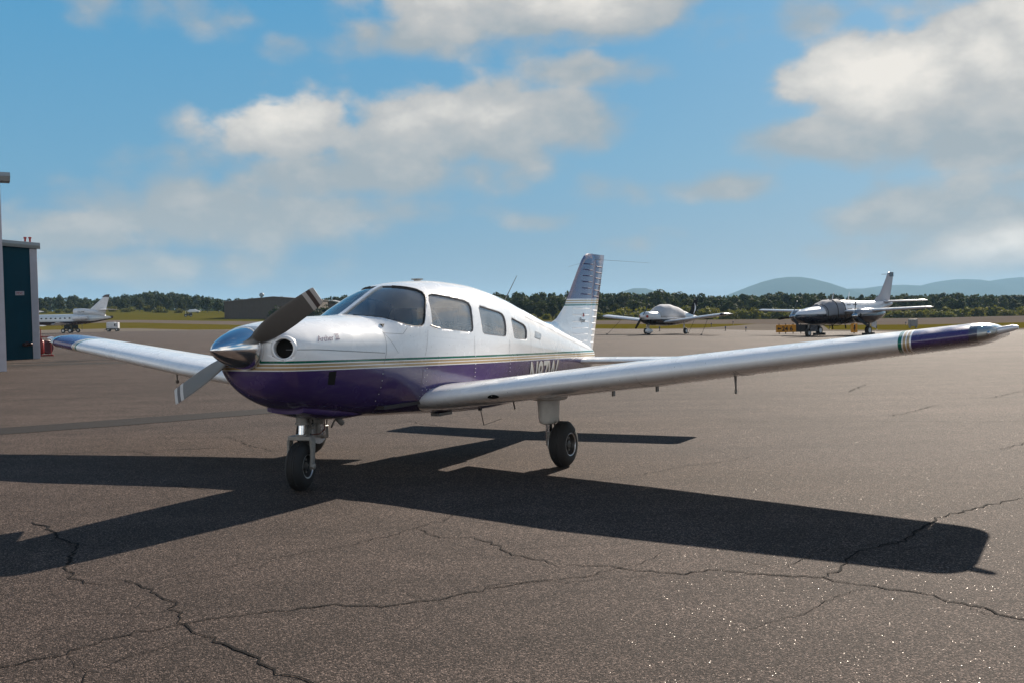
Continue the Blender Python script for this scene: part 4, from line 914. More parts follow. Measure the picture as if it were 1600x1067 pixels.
# --- the piston twin
def twin():
    hd = R(180+41); c = at(1318, 62); nv = Vector((math.cos(hd), math.sin(hd), 0)); org = c+nv*5.0; org.z = c.z
    t = axes_on('airplane', 'twin-engine propeller airplane, white over navy with covered windshield, on the far apron', 'airplane', org, hd)
    K = [(.2,1.25,1.05,1.15,.08,2,2),(.35,1.4,.92,1.16,.25,2,2),(.8,1.58,.75,1.17,.45,2.1,2.1),(1.5,1.72,.62,1.2,.6,2.2,2.3),(2.1,1.78,.55,1.25,.68,2.3,2.4),(2.35,1.85,.55,1.27,.70,2.3,2.4),(3.0,2.12,.52,1.3,.73,2.4,2.4),(3.5,2.20,.5,1.32,.75,2.4,2.4),(5.6,2.15,.52,1.34,.74,2.3,2.3),(7.2,2.08,.85,1.42,.58,2.2,2.2),(9.0,1.98,1.30,1.6,.33,2,2),(10.2,1.93,1.6,1.74,.14,2,2),(10.6,1.88,1.7,1.78,.05,2,2)]
    K = [(x, 1.32+(zt-1.32)*.88 if x < 8 else zt, 1.32+(zb-1.32)*.84 if x < 8 else zb, zm, w*.9, nt, nb) for x, zt, zb, zm, w, nt, nb in K]
    f = body(K).build('fuselage', M['twin'], t)
    rr = []
    for x in np.arange(2.25, 4.25, .1):
        r_ = ring(float(x), 48, .03, np.array(K)); up = sorted([p for p in r_ if p[2] > 1.12], key=lambda p: math.atan2(p[2]-1.1, p[1])); rr.append(up)
    m_ = min(len(a) for a in rr); rr = [[(a[round(i*(len(a)-1)/(m_-1))][0]+.02*math.sin(2.2*i), a[round(i*(len(a)-1)/(m_-1))][1], a[round(i*(len(a)-1)/(m_-1))][2]+.015*math.sin(9*a[0][0]+i)) for i in range(m_)] for a in rr]
    o = MB().loft(rr, False, closed=False).build('windshield_cover', M['tarpdark'], t); o.modifiers.new('cloth', 'SOLIDIFY').thickness = .015
    q = MB()
    for x in (2.4, 3.35, 4.15):
        r_ = ring(x, 48, .045, np.array(K)); q.tube([p for p in sorted(r_, key=lambda p: math.atan2(p[1], -(p[2]-1.3)))], .018, 5)
    q.build('cover_strap', M['black'], t)
    KA = np.array(K)
    for s in (-1, 1):
        for x0 in (4.45, 5.15):
            v = [(x, s*(half_y(x, z, KA)+.006), z) for x, z in ((x0, 1.52), (x0+.45, 1.52), (x0+.45, 1.80), (x0, 1.80))]
            MB().add(v, [(0,1,2,3)]).build('window', M['blackglass'], f, smooth=False)
        w = panel_wing(s, [(.4,4.0,1.75,1.40),(1.9,4.1,1.55,1.42),(5.45,4.35,.95,1.56),(5.58,4.45,.6,1.57,.5)]).build('wing', M['greywhite'], t)
        panel_wing(s, [(.1,9.3,1.05,1.92),(2.55,9.6,.65,1.95),(2.6,9.7,.4,1.95,.5)]).build('tailplane', M['greywhite'], t)
        N_ = [(2.95,1.42,1.02,1.22,.17,2,2),(3.05,1.50,.95,1.22,.30,2.2,2.2),(3.3,1.60,.82,1.22,.38,2.4,2.3),(4.2,1.64,.76,1.22,.42,2.4,2.3),(5.2,1.58,.92,1.26,.32,2.2,2.2),(6.1,1.44,1.26,1.36,.10,2,2)]
        rings = [[(x, y+s*2.05, z-.06) for x, y, z in ring(float(x), 24, 0, np.array(N_))] for x in np.arange(2.95, 6.1, .15)]
        nc = MB().loft(rings).build('engine_nacelle', M['nacelle'], t)
        q = MB(); q.lathe([(-.42, .01), (-.3, .10), (0, .17)], (2.98, s*2.05, 1.16), (1, 0, 0), 18); q.build('spinner', M['polish'], t)
        simple_prop(t, (2.85, s*2.05, 1.16), .98, 3, R(95 if s < 0 else 112), .15, 40)
        q = MB(); [q.lathe([(0, .09), (.03, .08)], (3.04, s*2.05+d, 1.20), (-1, 0, 0), 12) for d in (-.24, .24)]; q.build('nacelle_intake', M['dark'], nc)
        simple_wheel(t, (5.0, s*1.62, .29), .29, .2)
        q = MB(); q.tube([(4.95, s*1.75, 1.1), (5.0, s*1.66, .29)], .05, 8); q.tube([(4.6, s*1.72, 1.0), (4.98, s*1.68, .55)], .03, 6); q.build('main_gear_strut', M['gear'], t)
        q = MB(); q.box((5.25, s*1.85, .72), (.5, .03, .55), Matrix.Rotation(.25, 3, 'Y')); q.build('gear_door', M['greywhite'], t)
        q = MB()
        for dx in (-.33, .33): q.box((5.0+dx, s*1.62, .08), (.16, .36, .16))
        # the chocks stand on the ground by the wheel
        ch = q.build('wheel_chock', M['black'], None, bevel=.01); ch.matrix_world = Matrix.Translation(org) @ Matrix.Rotation(hd+math.pi, 4, 'Z')
        tag(ch, 'black chocks around the main wheel of the twin-engine airplane, '+('nearer its left propeller' if s < 0 else 'just behind its nose wheel'), 'wheel chock', 'wheel chocks of the twin')
    simple_wheel(t, (1.35, 0, .25), .25, .17)
    q = MB(); q.tube([(1.45, 0, .75), (1.37, 0, .25)], .05, 8); q.tube([(1.75, 0, .7), (1.42, 0, .45)], .03, 6); q.build('nose_gear_strut', M['gear'], t)
    q = MB(); q.box((1.7, -.16, .5), (.7, .02, .34)); q.box((1.7, .16, .5), (.7, .02, .34)); q.build('nose_gear_door', M['navy'], t, smooth=False)
    vfin([(1.7,8.0,10.35,.07),(2.05,8.5,10.35,.07),(2.4,9.15,10.45,.06),(3.3,9.85,10.72,.045),(3.72,10.12,10.82,.03),(3.75,10.3,10.8,.01)]).build('fin', M['fingrey'], t)
    q = MB(); q.tube([(9.4, .0, 3.6), (10.1, 0, 3.62)], .015, 5); q.build('fin_antenna', M['gear'], t)
    q = MB(); q.box((10.5, 0, 3.60), (.5, .085, .25)); q.build('fin_tip', M['navy'], t)
    q = MB(); q.tube([(5.6, 0, 2.12), (5.72, 0, 2.55)], [.03, .012], 6); q.tube([(3.9, 0, 2.15), (4.0, 0, 2.5)], [.03, .012], 6); q.build('blade_antenna', M['greywhite'], t)
    q = MB(); [q.tube([(x, .1, .6), (x+.05, .1, .38)], .04, 8) for x in (4.0, 5.4, 6.4)]; q.build('belly_antenna', M['black'], t)
M['fingrey'] = mat('grey_fin_paint', (.30, .30, .33), .35, coat=.3); M['tarpdark'] = cover_mat('grey_windshield_cover', (.20, .21, .235)); M['blackglass'] = mat('dark_glass', (.01, .012, .014), .08)
M['nacelle'] = two_tone('nacelle_paint', (.26, .26, .28), (.012, .012, .018), 1.28, 0, .2)
twin()

# --- three-engine business jet beyond the hangar corner
def jet():
    D = 196; c = at(112, D); hd = R(180+1.5); nv = Vector((math.cos(hd), math.sin(hd), 0)); org = c+nv*10.8; org.z = c.z
    t = axes_on('jet', 'white three-engine business jet with dark belly and swept tail, nose hidden behind the blue hangar', 'jet', org, hd)
    K = [(0,1.95,1.85,1.9,.05,2,2),(.5,2.3,1.6,1.95,.4,2,2),(1.6,2.75,1.45,2.1,.75,2,2),(2.4,3.3,1.42,2.3,.9,2.1,2.1),(3.4,3.45,1.4,2.4,.95,2.1,2.1),(11,3.45,1.4,2.4,.95,2.1,2.1),(13.5,3.35,1.6,2.45,.8,2,2),(16.0,3.15,2.15,2.6,.48,2,2),(17.8,2.95,2.45,2.7,.25,2,2),(18.3,2.85,2.55,2.7,.12,2,2)]
    KJ = np.array(K); f = body(K, 28, .3).build('fuselage', M['jet'], t)
    for s in (-1, 1):
        q = MB()
        for i in range(9):
            x = 4.9+i*.86
            q.add([(x+.2*math.cos(a), s*(half_y(x, 2.68, KJ)+.01), 2.68+.17*math.sin(a)) for a in [2*math.pi*j/10 for j in range(10)]], [tuple(range(10))])
            o = MB(); o.v, o.f, o.mi = q.v[-10:], [tuple(range(10))], [0]; o.build('window', M['blackglass'], f, smooth=False)
        panel_wing(s, [(.5,7.2,4.2,1.62),(2.6,8.8,2.7,1.68),(9.2,11.6,1.0,1.98)], .10).build('wing', M['greywhite'], t)
        panel_wing(s, [(.1,15.9,1.9,4.25),(3.7,17.6,.9,4.12)], .09).build('tailplane', M['greywhite'], t)
        q = MB(); q.lathe([(0, .42), (.1, .50), (.6, .54), (1.9, .50), (2.7, .36), (2.72, .2)], (11.7, s*1.45, 2.75), (1, 0, 0), 24); e = q.build('engine', M['greywhite'], t)
        q = MB(); q.lathe([(-.01, .40), (.03, .40)], (11.7, s*1.45, 2.75), (1, 0, 0), 20); q.build('engine_inlet', M['dark'], e)
        q = MB(); q.box((12.8, s*.95, 2.72), (1.6, .5, .14)); q.build('engine_pylon', M['greywhite'], e)
        for dx in (-.7, .55): simple_wheel(t, (10.8+dx, s*1.95, .42), .42, .26)
        q = MB(); q.tube([(10.8, s*1.9, 1.6), (10.8, s*1.95, .45)], .10, 8); q.tube([(10.1, s*1.95, .42), (11.35, s*1.95, .42)], .09, 8); q.box((10.8, s*1.75, 1.05), (1.3, .04, .7)); q.build('main_gear_strut', M['black'], t)
    q = MB(); q.loft([[(x, w*math.cos(a), z+h*math.sin(a)) for a in [2*math.pi*i/16 for i in range(16)]] for x, w, h, z in ((11.4,.46,.46,3.9),(11.55,.55,.55,3.9),(13.0,.55,.55,3.9),(15.2,.45,.55,3.7),(17.2,.3,.35,3.1))]); ce_ = q.build('centre_engine_duct', M['greywhite'], t)
    q = MB(); q.lathe([(-.01, .44), (.03, .44)], (11.4, 0, 3.9), (1, 0, 0), 18); q.build('engine_inlet', M['dark'], ce_)
    jsurf = lambda x, z: Vector((x, -.565, z))
    text_mesh('lettering', 'N57MK', 12.3, 3.72, .40, M['black'], ce_, jsurf, 1.0)
    vfin([(3.6,12.8,17.3,.16),(4.3,14.4,17.4,.15),(5.6,15.9,17.75,.12),(6.45,16.85,18.0,.09)]).build('fin', M['greywhite'], t)
    vfin([(6.46,16.6,18.02,.09),(6.9,17.2,18.12,.07),(6.98,17.6,18.1,.03)]).build('fin_tip', M['maroon'], t)
    q = MB(); q.loft([[(x, .03+w*math.cos(a), z+h*math.sin(a)) for a in [2*math.pi*i/12 for i in range(12)]] for x, w, h, z in ((13.4,.4,.18,1.72),(15.5,.36,.24,2.12),(17.4,.25,.28,2.55),(18.35,.14,.26,2.75),(18.6,.05,.16,2.8))]); q.build('tail_cone', M['maroon'], t)
    for y in (-.2, .2): simple_wheel(t, (4.4, y, .32), .32, .16)
    q = MB(); q.tube([(4.4, 0, 1.5), (4.4, 0, .32)], .08, 8); q.build('nose_gear_strut', M['gear'], t)
    q = MB(); q.tube([(9.0, 0, 1.45), (9.3, 0, 1.1)], .05, 6); q.box((12.9, -.2, 1.15), (.06, .06, 1.3)); q.build('belly_antenna', M['black'], t)
M['maroon'] = mat('dark_maroon_paint', (.030, .010, .014), .25, coat=.4)
jet()

# --- a high-wing plane whose wing tip shows past the hangar corner
def highwing():
    c = at(38, 70); hd = R(180+70); nv = Vector((math.cos(hd), math.sin(hd), 0)); org = c+nv*2.6-Vector((3.3, 0, 0)); org.z = zg(org.x, org.y)
    t = axes_on('airplane', 'white high-wing airplane mostly hidden behind the blue hangar, only its wing tip showing', 'airplane', org, hd)
    K = [(.15,1.3,1.0,1.15,.17,2,2),(.3,1.45,.8,1.15,.42,2.2,2.2),(1.4,1.55,.65,1.15,.52,2.5,2.5),(1.9,2.1,.62,1.2,.55,2.8,2.6),(3.3,2.12,.62,1.2,.55,2.8,2.6),(4.2,1.75,.75,1.2,.4,2.3,2.3),(7.2,1.4,1.0,1.2,.1,2,2)]
    body(K).build('fuselage', M['greywhite'], t)
    for s in (-1, 1):
        panel_wing(s, [(.1,1.9,1.6,2.08),(2.6,1.9,1.6,2.14),(5.4,2.05,1.15,2.24)]).build('wing', M['greywhite'], t)
        panel_wing(s, [(.05,6.4,.9,1.3),(1.7,6.6,.6,1.3)]).build('tailplane', M['greywhite'], t)
        q = MB(); q.tube([(2.3, s*.5, .8), (2.4, s*2.6, 2.05)], .04, 8); q.build('wing_strut', M['greywhite'], t)
        q = MB(); q.tube([(2.8, s*.4, .75), (2.85, s*1.2, .22)], .04, 8); q.build('main_gear_strut', M['greywhite'], t)
        simple_wheel(t, (2.85, s*1.25, .2), .2, .14)
    simple_wheel(t, (.9, 0, .18), .18, .12); q = MB(); q.tube([(.9, 0, .8), (.9, 0, .2)], .04, 8); q.build('nose_gear_strut', M['gear'], t)
    vfin([(1.3,5.9,7.3,.05),(2.4,6.8,7.5,.03)]).build('fin', M['greywhite'], t)
    simple_prop(t, (.1, 0, 1.15), .93, 2, R(80))
highwing()

# ------------------------------------------------------------------ hangars and apron furniture
def cladding(name, c): return mat(name, c, .6, spec=.15, noise=.12, nscale=1.2)
M['teal'] = cladding('teal_steel_cladding', (.0015, .042, .065)); M['trim'] = mat('white_steel_trim', (.42, .40, .44), .5, noise=.1, nscale=3); M['roofgrey'] = mat('grey_eave', (.30, .31, .31), .5, noise=.1, nscale=2)
M['brown'] = cladding('brown_steel_cladding', (.085, .068, .058)); M['brownroof'] = mat('tan_metal_roof', (.20, .18, .165), .5, noise=.1, nscale=.6)
def wall_ribs(parent, p0, p1, h0, h1, n, mtl, z0=0.0, w=.05, d=.03):
    """vertical ribs of sheet cladding between two ground points, one object each"""
    a, b = Vector(p0), Vector(p1); u = (b-a).normalized(); nn = Vector((u.y, -u.x, 0)); me = None
    for i in range(n):
        t = (i+.5)/n; p = a+(b-a)*t; h = h0+(h1-h0)*t-z0
        q = MB(); q.box((0, 0, h/2), (w, d, h), Matrix.Rotation(math.atan2(u.y, u.x), 3, 'Z'))
        if me is None or abs(h1-h0) > .01:
            o = q.build('cladding_rib', mtl, parent, smooth=False); me = o.data
        else: o = link(bpy.data.objects.new('cladding_rib', me), parent)
        o.location = p+nn*d*.4+Vector((0, 0, z0))
def blue_hangar():
    c = at(60, 42.5); u = Vector((-1, -.54, 0)).normalized(); nb = Vector((-.54, 1, 0)).normalized(); L = 14; B = 16; h = 4.42
    t = thing('hangar', 'dark teal metal hangar with white corner trim at the left edge', 'hangar', c, 0)
    rz = math.atan2(u.y, u.x)
    P = [Vector((0, 0, 0)), u*L, u*L+nb*B, nb*B]; sl_ = .09
    tops = [h, h+sl_*L, h+sl_*L, h]
    q = MB(); q.add([p for p in P]+[p+Vector((0, 0, z)) for p, z in zip(P, tops)], [(0,1,5,4),(1,2,6,5),(2,3,7,6),(3,0,4,7)]); q.build('wall', M['teal'], t, smooth=False)
    f = -nb
    wall_ribs(t, u*.35+f*.01, u*6.0+f*.01, h, h+sl_*6, 19, M['teal'], .02)
    rot = Matrix.Rotation(rz, 3, 'Z')
    q = MB(); q.box(u*.09+f*.03+Vector((0, 0, h/2)), (.24, .10, h-.01), rot); q.box(nb*.1-u*.02+Vector((0, 0, h/2)), (.08, .26, h-.01), rot); q.build('corner_trim', M['trim'], t, smooth=False)
    q = MB(); a = -u*.18+f*.16+Vector((0, 0, h)); b = u*L+f*.16+Vector((0, 0, h+sl_*L))
    sec_ = [(-.0, -.02), (-.06, .10), (-.02, .22), (.2, .24), (.2, -.02)]
    q.loft([[p+(-f)*x_+Vector((0, 0, z_)) for x_, z_ in sec_] for p in (a, b)]); q.build('eave', M['roofgrey'], t, smooth=False)
    q = MB(); q.add([p+(f*.1 if i < 2 else nb*.1)+Vector((0, 0, z+.22+(0 if i < 2 else 0))) for i, (p, z) in enumerate(zip(P, tops))]+[p+(f*.1 if i < 2 else nb*.1)+Vector((0, 0, z+.16)) for i, (p, z) in enumerate(zip(P, tops))], [(0,1,2,3),(4,7,6,5),(0,4,5,1),(1,5,6,2),(2,6,7,3),(3,7,4,0)]); q.build('roof', M['roofgrey'], t, smooth=False)
    for dx in (.02, .20):
        q = MB(); q.tube([u*(.10+dx)+nb*.8+Vector((0, 0, h+.2)), u*(.10+dx)+nb*.8+Vector((0, 0, h+.48))], .04, 8); q.tube([u*(.10+dx)+nb*.8+Vector((0, 0, h+.46)), u*(.10+dx)+nb*.8+Vector((0, 0, h+.52))], .065, 8); q.build('roof_vent_pipe', M['red'], t)
    # the small sign and the fire connection under it
    s0 = u*.62+f*.05+Vector((0, 0, 2.63))
    sg = MB(); sg.box((0, 0, 0), (.32, .02, .16), rot); s = sg.build('sign', M['trim'], t, smooth=False); s.location = s0
    text_mesh('lettering', 'FDC', 0, 0, .13, M['red'], s, lambda x, z: -u*(x-.125)+f*.016+Vector((0, 0, z-.047)), 1.0, bold=.002)
    q = MB(); p = u*.42+Vector((0, 0, .60)); q.tube([p, p+f*.22], .06, 10); q.lathe([(0, .10), (.04, .10), (.06, .07)], p+f*.06, f, 14); q.tube([p+f*.2+u*.10, p+f*.2-u*.10], .055, 10)
    for sd in (-1, 1): q.lathe([(0, .065), (.10, .075), (.13, .05)], p+f*.2+u*sd*.08, f+u*sd*.5+Vector((0, 0, -.2)), 12)
    q.build('fire_connection', M['fdc'], t)
M['fdc'] = mat('dull_bronze', (.05, .022, .02), .4, .5)
blue_hangar()
def near_building():
    c = at(7.2, 32.1); L = 9; h = 5.75
    t = thing('hangar', 'white trimmed corner of a tall hangar cut off by the left edge', 'hangar', c, 0)
    u = Vector((-1, -.60, 0)).normalized(); nb = Vector((-.60, 1, 0)).normalized(); rz = math.atan2(u.y, u.x); rot = Matrix.Rotation(rz, 3, 'Z')
    f = -nb
    P = [Vector((0, 0, 0)), u*L, u*L+nb*7, nb*7]
    q = MB(); q.add(P+[p+Vector((0, 0, h)) for p in P], [(0,1,5,4),(1,2,6,5),(2,3,7,6),(3,0,4,7),(4,5,6,7)]); q.build('wall', M['teal'], t, smooth=False)
    wall_ribs(t, u*.4+f*.01, u*4+f*.01, h, h, 12, M['teal'], .02)
    q = MB(); q.box(u*.1+f*.03+Vector((0, 0, h/2)), (.26, .09, h-.01), rot); q.build('corner_trim', M['trim'], t, smooth=False)
    q = MB(); q.loft([[p+f*x_+Vector((0, 0, z_)) for x_, z_ in ((.0, -.02), (.18, .02), (.26, .16), (.2, .28), (-.1, .28), (-.1, -.02))] for p in (-u*.30+Vector((0, 0, h)), u*L+Vector((0, 0, h)))]); q.build('eave', M['roofgrey'], t, smooth=False)
near_building()
def extinguisher():
    c = at(67.5, 45.2); t = thing('fire_extinguisher', 'red wheeled fire extinguisher standing beside the corner of the teal hangar', 'fire extinguisher', c, R(10))
    q = MB(); q.lathe([(.10, .02), (.13, .10), (.2, .13), (.62, .13), (.70, .09), (.74, .04), (.80, .04)], (-.06, -.12, 0), (0, 0, 1), 20); q.build('tank', M['red'], t)
    q = MB(); q.lathe([(-.05, .10), (-.05, .26), (-.02, .30), (.02, .30), (.05, .26), (.05, .10)], (.16, .06, .40), (.75, -.6, 0), 20); q.build('hose_reel', M['maroonred'], t)
    q = MB(); q.tube([(-.10, .05, .03), (-.10, .05, 1.18)], .018, 8); q.tube([(-.12, .02, .84), (.34, .02, .84)], .02, 8); q.tube([(-.18, -.05, .05), (.42, -.05, .05)], .03, 8); q.tube([(.3, .02, .84), (.3, .05, .05)], .018, 8); q.build('frame', M['red'], t)
M['maroonred'] = mat('dark_red_rubber', (.09, .012, .018), .5)
extinguisher()
def brown_hangar():
    D = 312; a = at(352, D); b = at(492, D); a.z = b.z = min(a.z, b.z)-.2
    t = thing('hangar', 'long brown metal hangar with low gable roof beyond the grass behind the propeller', 'hangar', a, 0)
    L = (b-a).length; W = 24; h = 5.9; u = (b-a).normalized(); nb = Vector((-u.y, u.x, 0)); rg_ = 1.15
    P = [Vector((0, 0, 0)), u*L, u*L+nb*W, nb*W]
    q = MB(); mid = [u*L*.55+Vector((0, 0, h+rg_)), u*L*.55+nb*W+Vector((0, 0, h+rg_))]
    q.add(P+[p+Vector((0, 0, h)) for p in P]+mid, [(0,1,5,8,4),(1,2,6,5),(2,3,7,9,6),(3,0,4,7)]); q.build('wall', M['brown'], t, smooth=False)
    e = Vector((0, 0, .12)); q = MB(); ov = -nb*.3
    A, Bm, C_ = P[0]-u*.4+Vector((0, 0, h-.05)), mid[0], P[1]+u*.4+Vector((0, 0, h-.05))
    for p_, q_ in ((A, Bm), (Bm, C_)):
        r_ = [p_+ov, q_+ov, q_+nb*(W+.3), p_+nb*(W+.3)]; q.add(r_+[x+e for x in r_], [(0,1,2,3),(4,5,6,7),(0,1,5,4),(1,2,6,5),(2,3,7,6),(3,0,4,7)])
    q.build('roof', M['brownroof'], t, smooth=False)
    wall_ribs(t, -nb*.02, u*L-nb*.02, h*.99, h*.99, 30, M['brown'], 0, .12, .06)
    q = MB(); q.box(u*L*.52-nb*.06+Vector((0, 0, 2.4)), (L*.45, .06, 4.8)); q.build('sliding_door', M['brown'], t, smooth=False)
brown_hangar()
def far_shed():
    a = at(503, 345); t = thing('shed', 'grey shed roof showing between the propeller tip and the windshield', 'shed', a, 0)
    q = MB(); q.box((3.4, 4, 2.1), (7, 9, 4.4)); q.build('wall', M['brown'], t, smooth=False)
    q = MB(); q.loft([[(-.3, y, 4.3), (-.3, y, 4.6), (3.4, y, 5.5), (7.1, y, 4.6), (7.1, y, 4.3), (3.4, y, 5.2)] for y in (-.8, 8.8)]); q.build('roof', M['roofgrey'], t, smooth=False)
far_shed()
def water_tower():
    p = at(411, 1100); p.z = 0; t = thing('water_tower', 'round water tower rising above the trees behind the brown hangar', 'water tower', p)
    q = MB(); q.lathe([(23.5-2.3*math.cos(math.pi*i/12), 2.5*math.sin(math.pi*i/12)) for i in range(13)], (0, 0, 0), (0, 0, 1), 20); q.build('tank', M['towergrey'], t)
    q = MB(); q.tube([(0, 0, 0), (0, 0, 21.5)], [.9, .5], 12); q.build('stem', M['towergrey'], t)
M['towergrey'] = mat('tower_grey', (.16, .17, .19), .5)
water_tower()
def cart():
    t = thing('ground_power_cart', 'white ground power cart with dark wheels standing behind the jet tail', 'service cart', at(177.5, 206), R(6))
    q = MB(); q.box((0, 0, 1.15), (2.2, 1.3, 1.15)); q.box((-.2, 0, 1.75), (1.4, 1.1, .1)); q.build('body', M['greywhite'], t, bevel=.06)
    q = MB(); q.box((0, 0, .48), (2.4, 1.2, .28)); q.tube([(-1.2, 0, .4), (-1.7, 0, .25)], .05, 6); q.build('chassis', M['black'], t, smooth=False)
    for x in (-.8, .8):
        for y in (-.6, .6): simple_wheel(t, (x, y, .3), .3, .2)
    q = MB(); q.box((.5, -.66, 1.25), (.22, .02, .5)); q.box((.78, -.66, 1.4), (.16, .02, .22)); q.box((.78, -.66, 1.05), (.16, .02, .18)); q.build('panel', M['black'], t, smooth=False)
cart()
def utility_cart():
    t = thing('utility_cart', 'small dark utility cart on the field left of the brown hangar', 'cart', at(295.5, 335), R(20))
    q = MB(); q.box((0, 0, .62), (2.5, 1.3, .5)); q.box((.75, 0, 1.0), (.9, 1.25, .35)); q.build('body', M['black'], t, bevel=.08)
    q = MB(); q.box((-.1, 0, 1.9), (1.5, 1.25, .08)); [q.tube([(x, y, .8), (x, y, 1.9)], .04, 6) for x in (-.75, .55) for y in (-.55, .55)]; q.build('canopy', M['greywhite'], t)
    for x in (-.8, .8):
        for y in (-.6, .6): simple_wheel(t, (x, y, .33), .33, .22)
    q = MB(); q.box((-.2, 0, 1.0), (.5, 1.1, .25)); q.box((-.45, 0, 1.3), (.12, 1.1, .5)); q.build('seat', M['upholstery'], t, bevel=.04)
    t = thing('parked_car', 'white car parked far off beyond the small utility cart', 'car', at(304.5, 398), R(8))
    q = MB(); rr = [[(x, y*w, z) for y, z in ((-.9, .35), (-.9, .85), (-.7, zt), (.7, zt), (.9, .85), (.9, .35))] for x, w, zt in ((-2.2,.9,.9),(-2.0,1,.95),(-1.5,1,1.35),(.5,1,1.45),(1.2,1,1.0),(2.2,.9,.85))]; q.loft(rr); q.build('body', M['greywhite'], t)
    for x in (-1.35, 1.35):
        for y in (-.8, .8): simple_wheel(t, (x, y, .32), .32, .2)
utility_cart()

# airfield signs, box and taxiway lights
M['signyellow'] = mat('sign_yellow', (.62, .26, .015), .45); M['signblack'] = mat('sign_black', (.01, .01, .01), .45); M['boxgrey'] = mat('cabinet_grey', (.20, .20, .22), .5, noise=.15, nscale=2)
def sign_panel(parent, x0, x1, mtl, z0=.10, z1=.58, name='sign_panel'):
    q = MB(); q.box(((x0+x1)/2, 0, (z0+z1)/2), (x1-x0-.012, .12, z1-z0)); return q.build(name, mtl, parent, smooth=False)
t = thing('airfield_sign', 'yellow and black runway direction sign under the nose of the twin-engine airplane', 'sign', at(1213, 68), 0)
sp0 = sign_panel(t, 0, 1.28, M['signyellow']); sign_panel(t, 1.28, 2.58, M['signblack'])
text_mesh('lettering', '24 6', .36, .19, .40, M['signblack'], sp0, lambda x, z: Vector((x, -.065, z)), 1.0, bold=.012)
q = MB(); q.add([(.06, -.065, .34), (.17, -.065, .24), (.17, -.065, .30), (.32, -.065, .30), (.32, -.065, .38), (.17, -.065, .38), (.17, -.065, .44)], [(0,1,2,3,4,5,6)]); q.build('arrow', M['signblack'], sp0, smooth=False)
for x in (.2, .62, 1.1, 1.6, 2.2):
    q = MB(); q.lathe([(0, .035), (.05, .035), (.08, .015)], (x, 0, .58), (0, 0, 1), 10); q.tube([(x, 0, 0), (x, 0, .1)], .03, 8); q.build('sign_leg', M['black'], t)
t = thing('airfield_sign', 'small yellow airfield sign under the left engine of the twin airplane', 'sign', at(1330, 69), 0)
sign_panel(t, 0, .42, M['signyellow'], .06, .66)
q = MB(); q.tube([(.21, .0, 0), (.21, 0, .06)], .04, 8); q.lathe([(0, .035), (.06, .03)], (.21, 0, .66), (0, 0, 1), 10); q.build('sign_leg', M['black'], t)
q = MB(); q.add([(.12, -.065, .3), (.21, -.065, .45), (.30, -.065, .3), (.24, -.065, .3), (.24, -.065, .16), (.18, -.065, .16), (.18, -.065, .3)], [(0,1,2,3,4,5,6)]); q.build('arrow', M['signblack'], t, smooth=False)
t = thing('electrical_cabinet', 'grey electrical cabinet on short legs in the grass right of the twin airplane', 'cabinet', at(1427, 93), R(4))
q = MB(); q.box((0, 0, .46), (.70, .4, .62)); q.build('housing', M['boxgrey'], t, bevel=.015)
q = MB(); q.box((0, -.21, .46), (.60, .015, .52)); q.build('door', M['boxgrey'], t, smooth=False)
q = MB(); [q.box((x, 0, .075), (.06, .3, .15)) for x in (-.28, .28)]; q.build('leg', M['gear'], t, smooth=False)
def taxi_light(k, D, lab):
    t = thing('taxiway_light', lab, 'taxiway light', at(k, D), 0, 'taxiway edge lights')
    q = MB(); q.lathe([(0, .07), (.03, .07), (.04, .025), (.22, .025), (.23, .06), (.25, .06)], (0, 0, 0), (0, 0, 1), 12); q.build('post', M['black'], t)
    q = MB(); q.lathe([(.25, .055), (.30, .055), (.35, .02)], (0, 0, 0), (0, 0, 1), 12); q.build('lens', M['bluelens'], t)
M['bluelens'] = mat('blue_lens', (.02, .03, .12), .2)
for k, D, lab in ((1031, 78, 'small taxiway light left of the covered airplane main wheel'), (1112, 100, 'small taxiway light on the grass right of the covered airplane'), (1134, 80, 'small taxiway light beside the wing shadow of the covered airplane'), (1146, 116, 'small taxiway light at the tapering tip of the grass'),
                  (1166, 78, 'small taxiway light alone on the pavement between the two far airplanes'), (1297, 86, 'small taxiway light behind the belly of the twin airplane'), (1370, 84, 'small taxiway light right of the twin main wheel'), (1416, 110, 'small taxiway light just left of the grey cabinet')):
    taxi_light(k, D, lab)

# ------------------------------------------------------------------ trees
def leaf_mat(name, c1, c2, c3):
    m = bpy.data.materials.new(name); m.use_nodes = True; N = NT(m.node_tree); b = m.node_tree.nodes['Principled BSDF']
    oi = N.n('ShaderNodeObjectInfo'); tc = N.n('ShaderNodeTexCoord').outputs['Object']
    c = N.ramp(oi.outputs['Random'], [(0, c1), (.5, c2), (1, c3)]); g = N.n('ShaderNodeNewGeometry')
    c = N.mix(N.mr(N.noise(tc, .5, 3, .6), .35, .65, 0, .5), c, tuple(v*1.5 for v in c2)); c = N.mix(N.m('MULTIPLY', g.outputs['Random Per Island'], .35), c, tuple(v*.5 for v in c1))
    N.put(b.inputs['Base Color'], c); b.inputs['Roughness'].default_value = .75; b.inputs['Specular IOR Level'].default_value = .2
    tl = N.n('ShaderNodeBsdfTranslucent'); N.put(tl.inputs[0], N.mix(1.0, c, (1.7, 1.55, .8), 'MULTIPLY')); mx = N.n('ShaderNodeMixShader'); mx.inputs[0].default_value = .38
    N.l.new(b.outputs[0], mx.inputs[1]); N.l.new(tl.outputs[0], mx.inputs[2]); N.l.new(mx.outputs[0], m.node_tree.nodes['Material Output'].inputs[0])
    return m
M['leaf'] = leaf_mat('broadleaf_foliage', (.018, .030, .010), (.026, .038, .012), (.040, .046, .014)); M['leafdark'] = leaf_mat('pine_foliage', (.012, .024, .010), (.016, .028, .012), (.022, .034, .014))
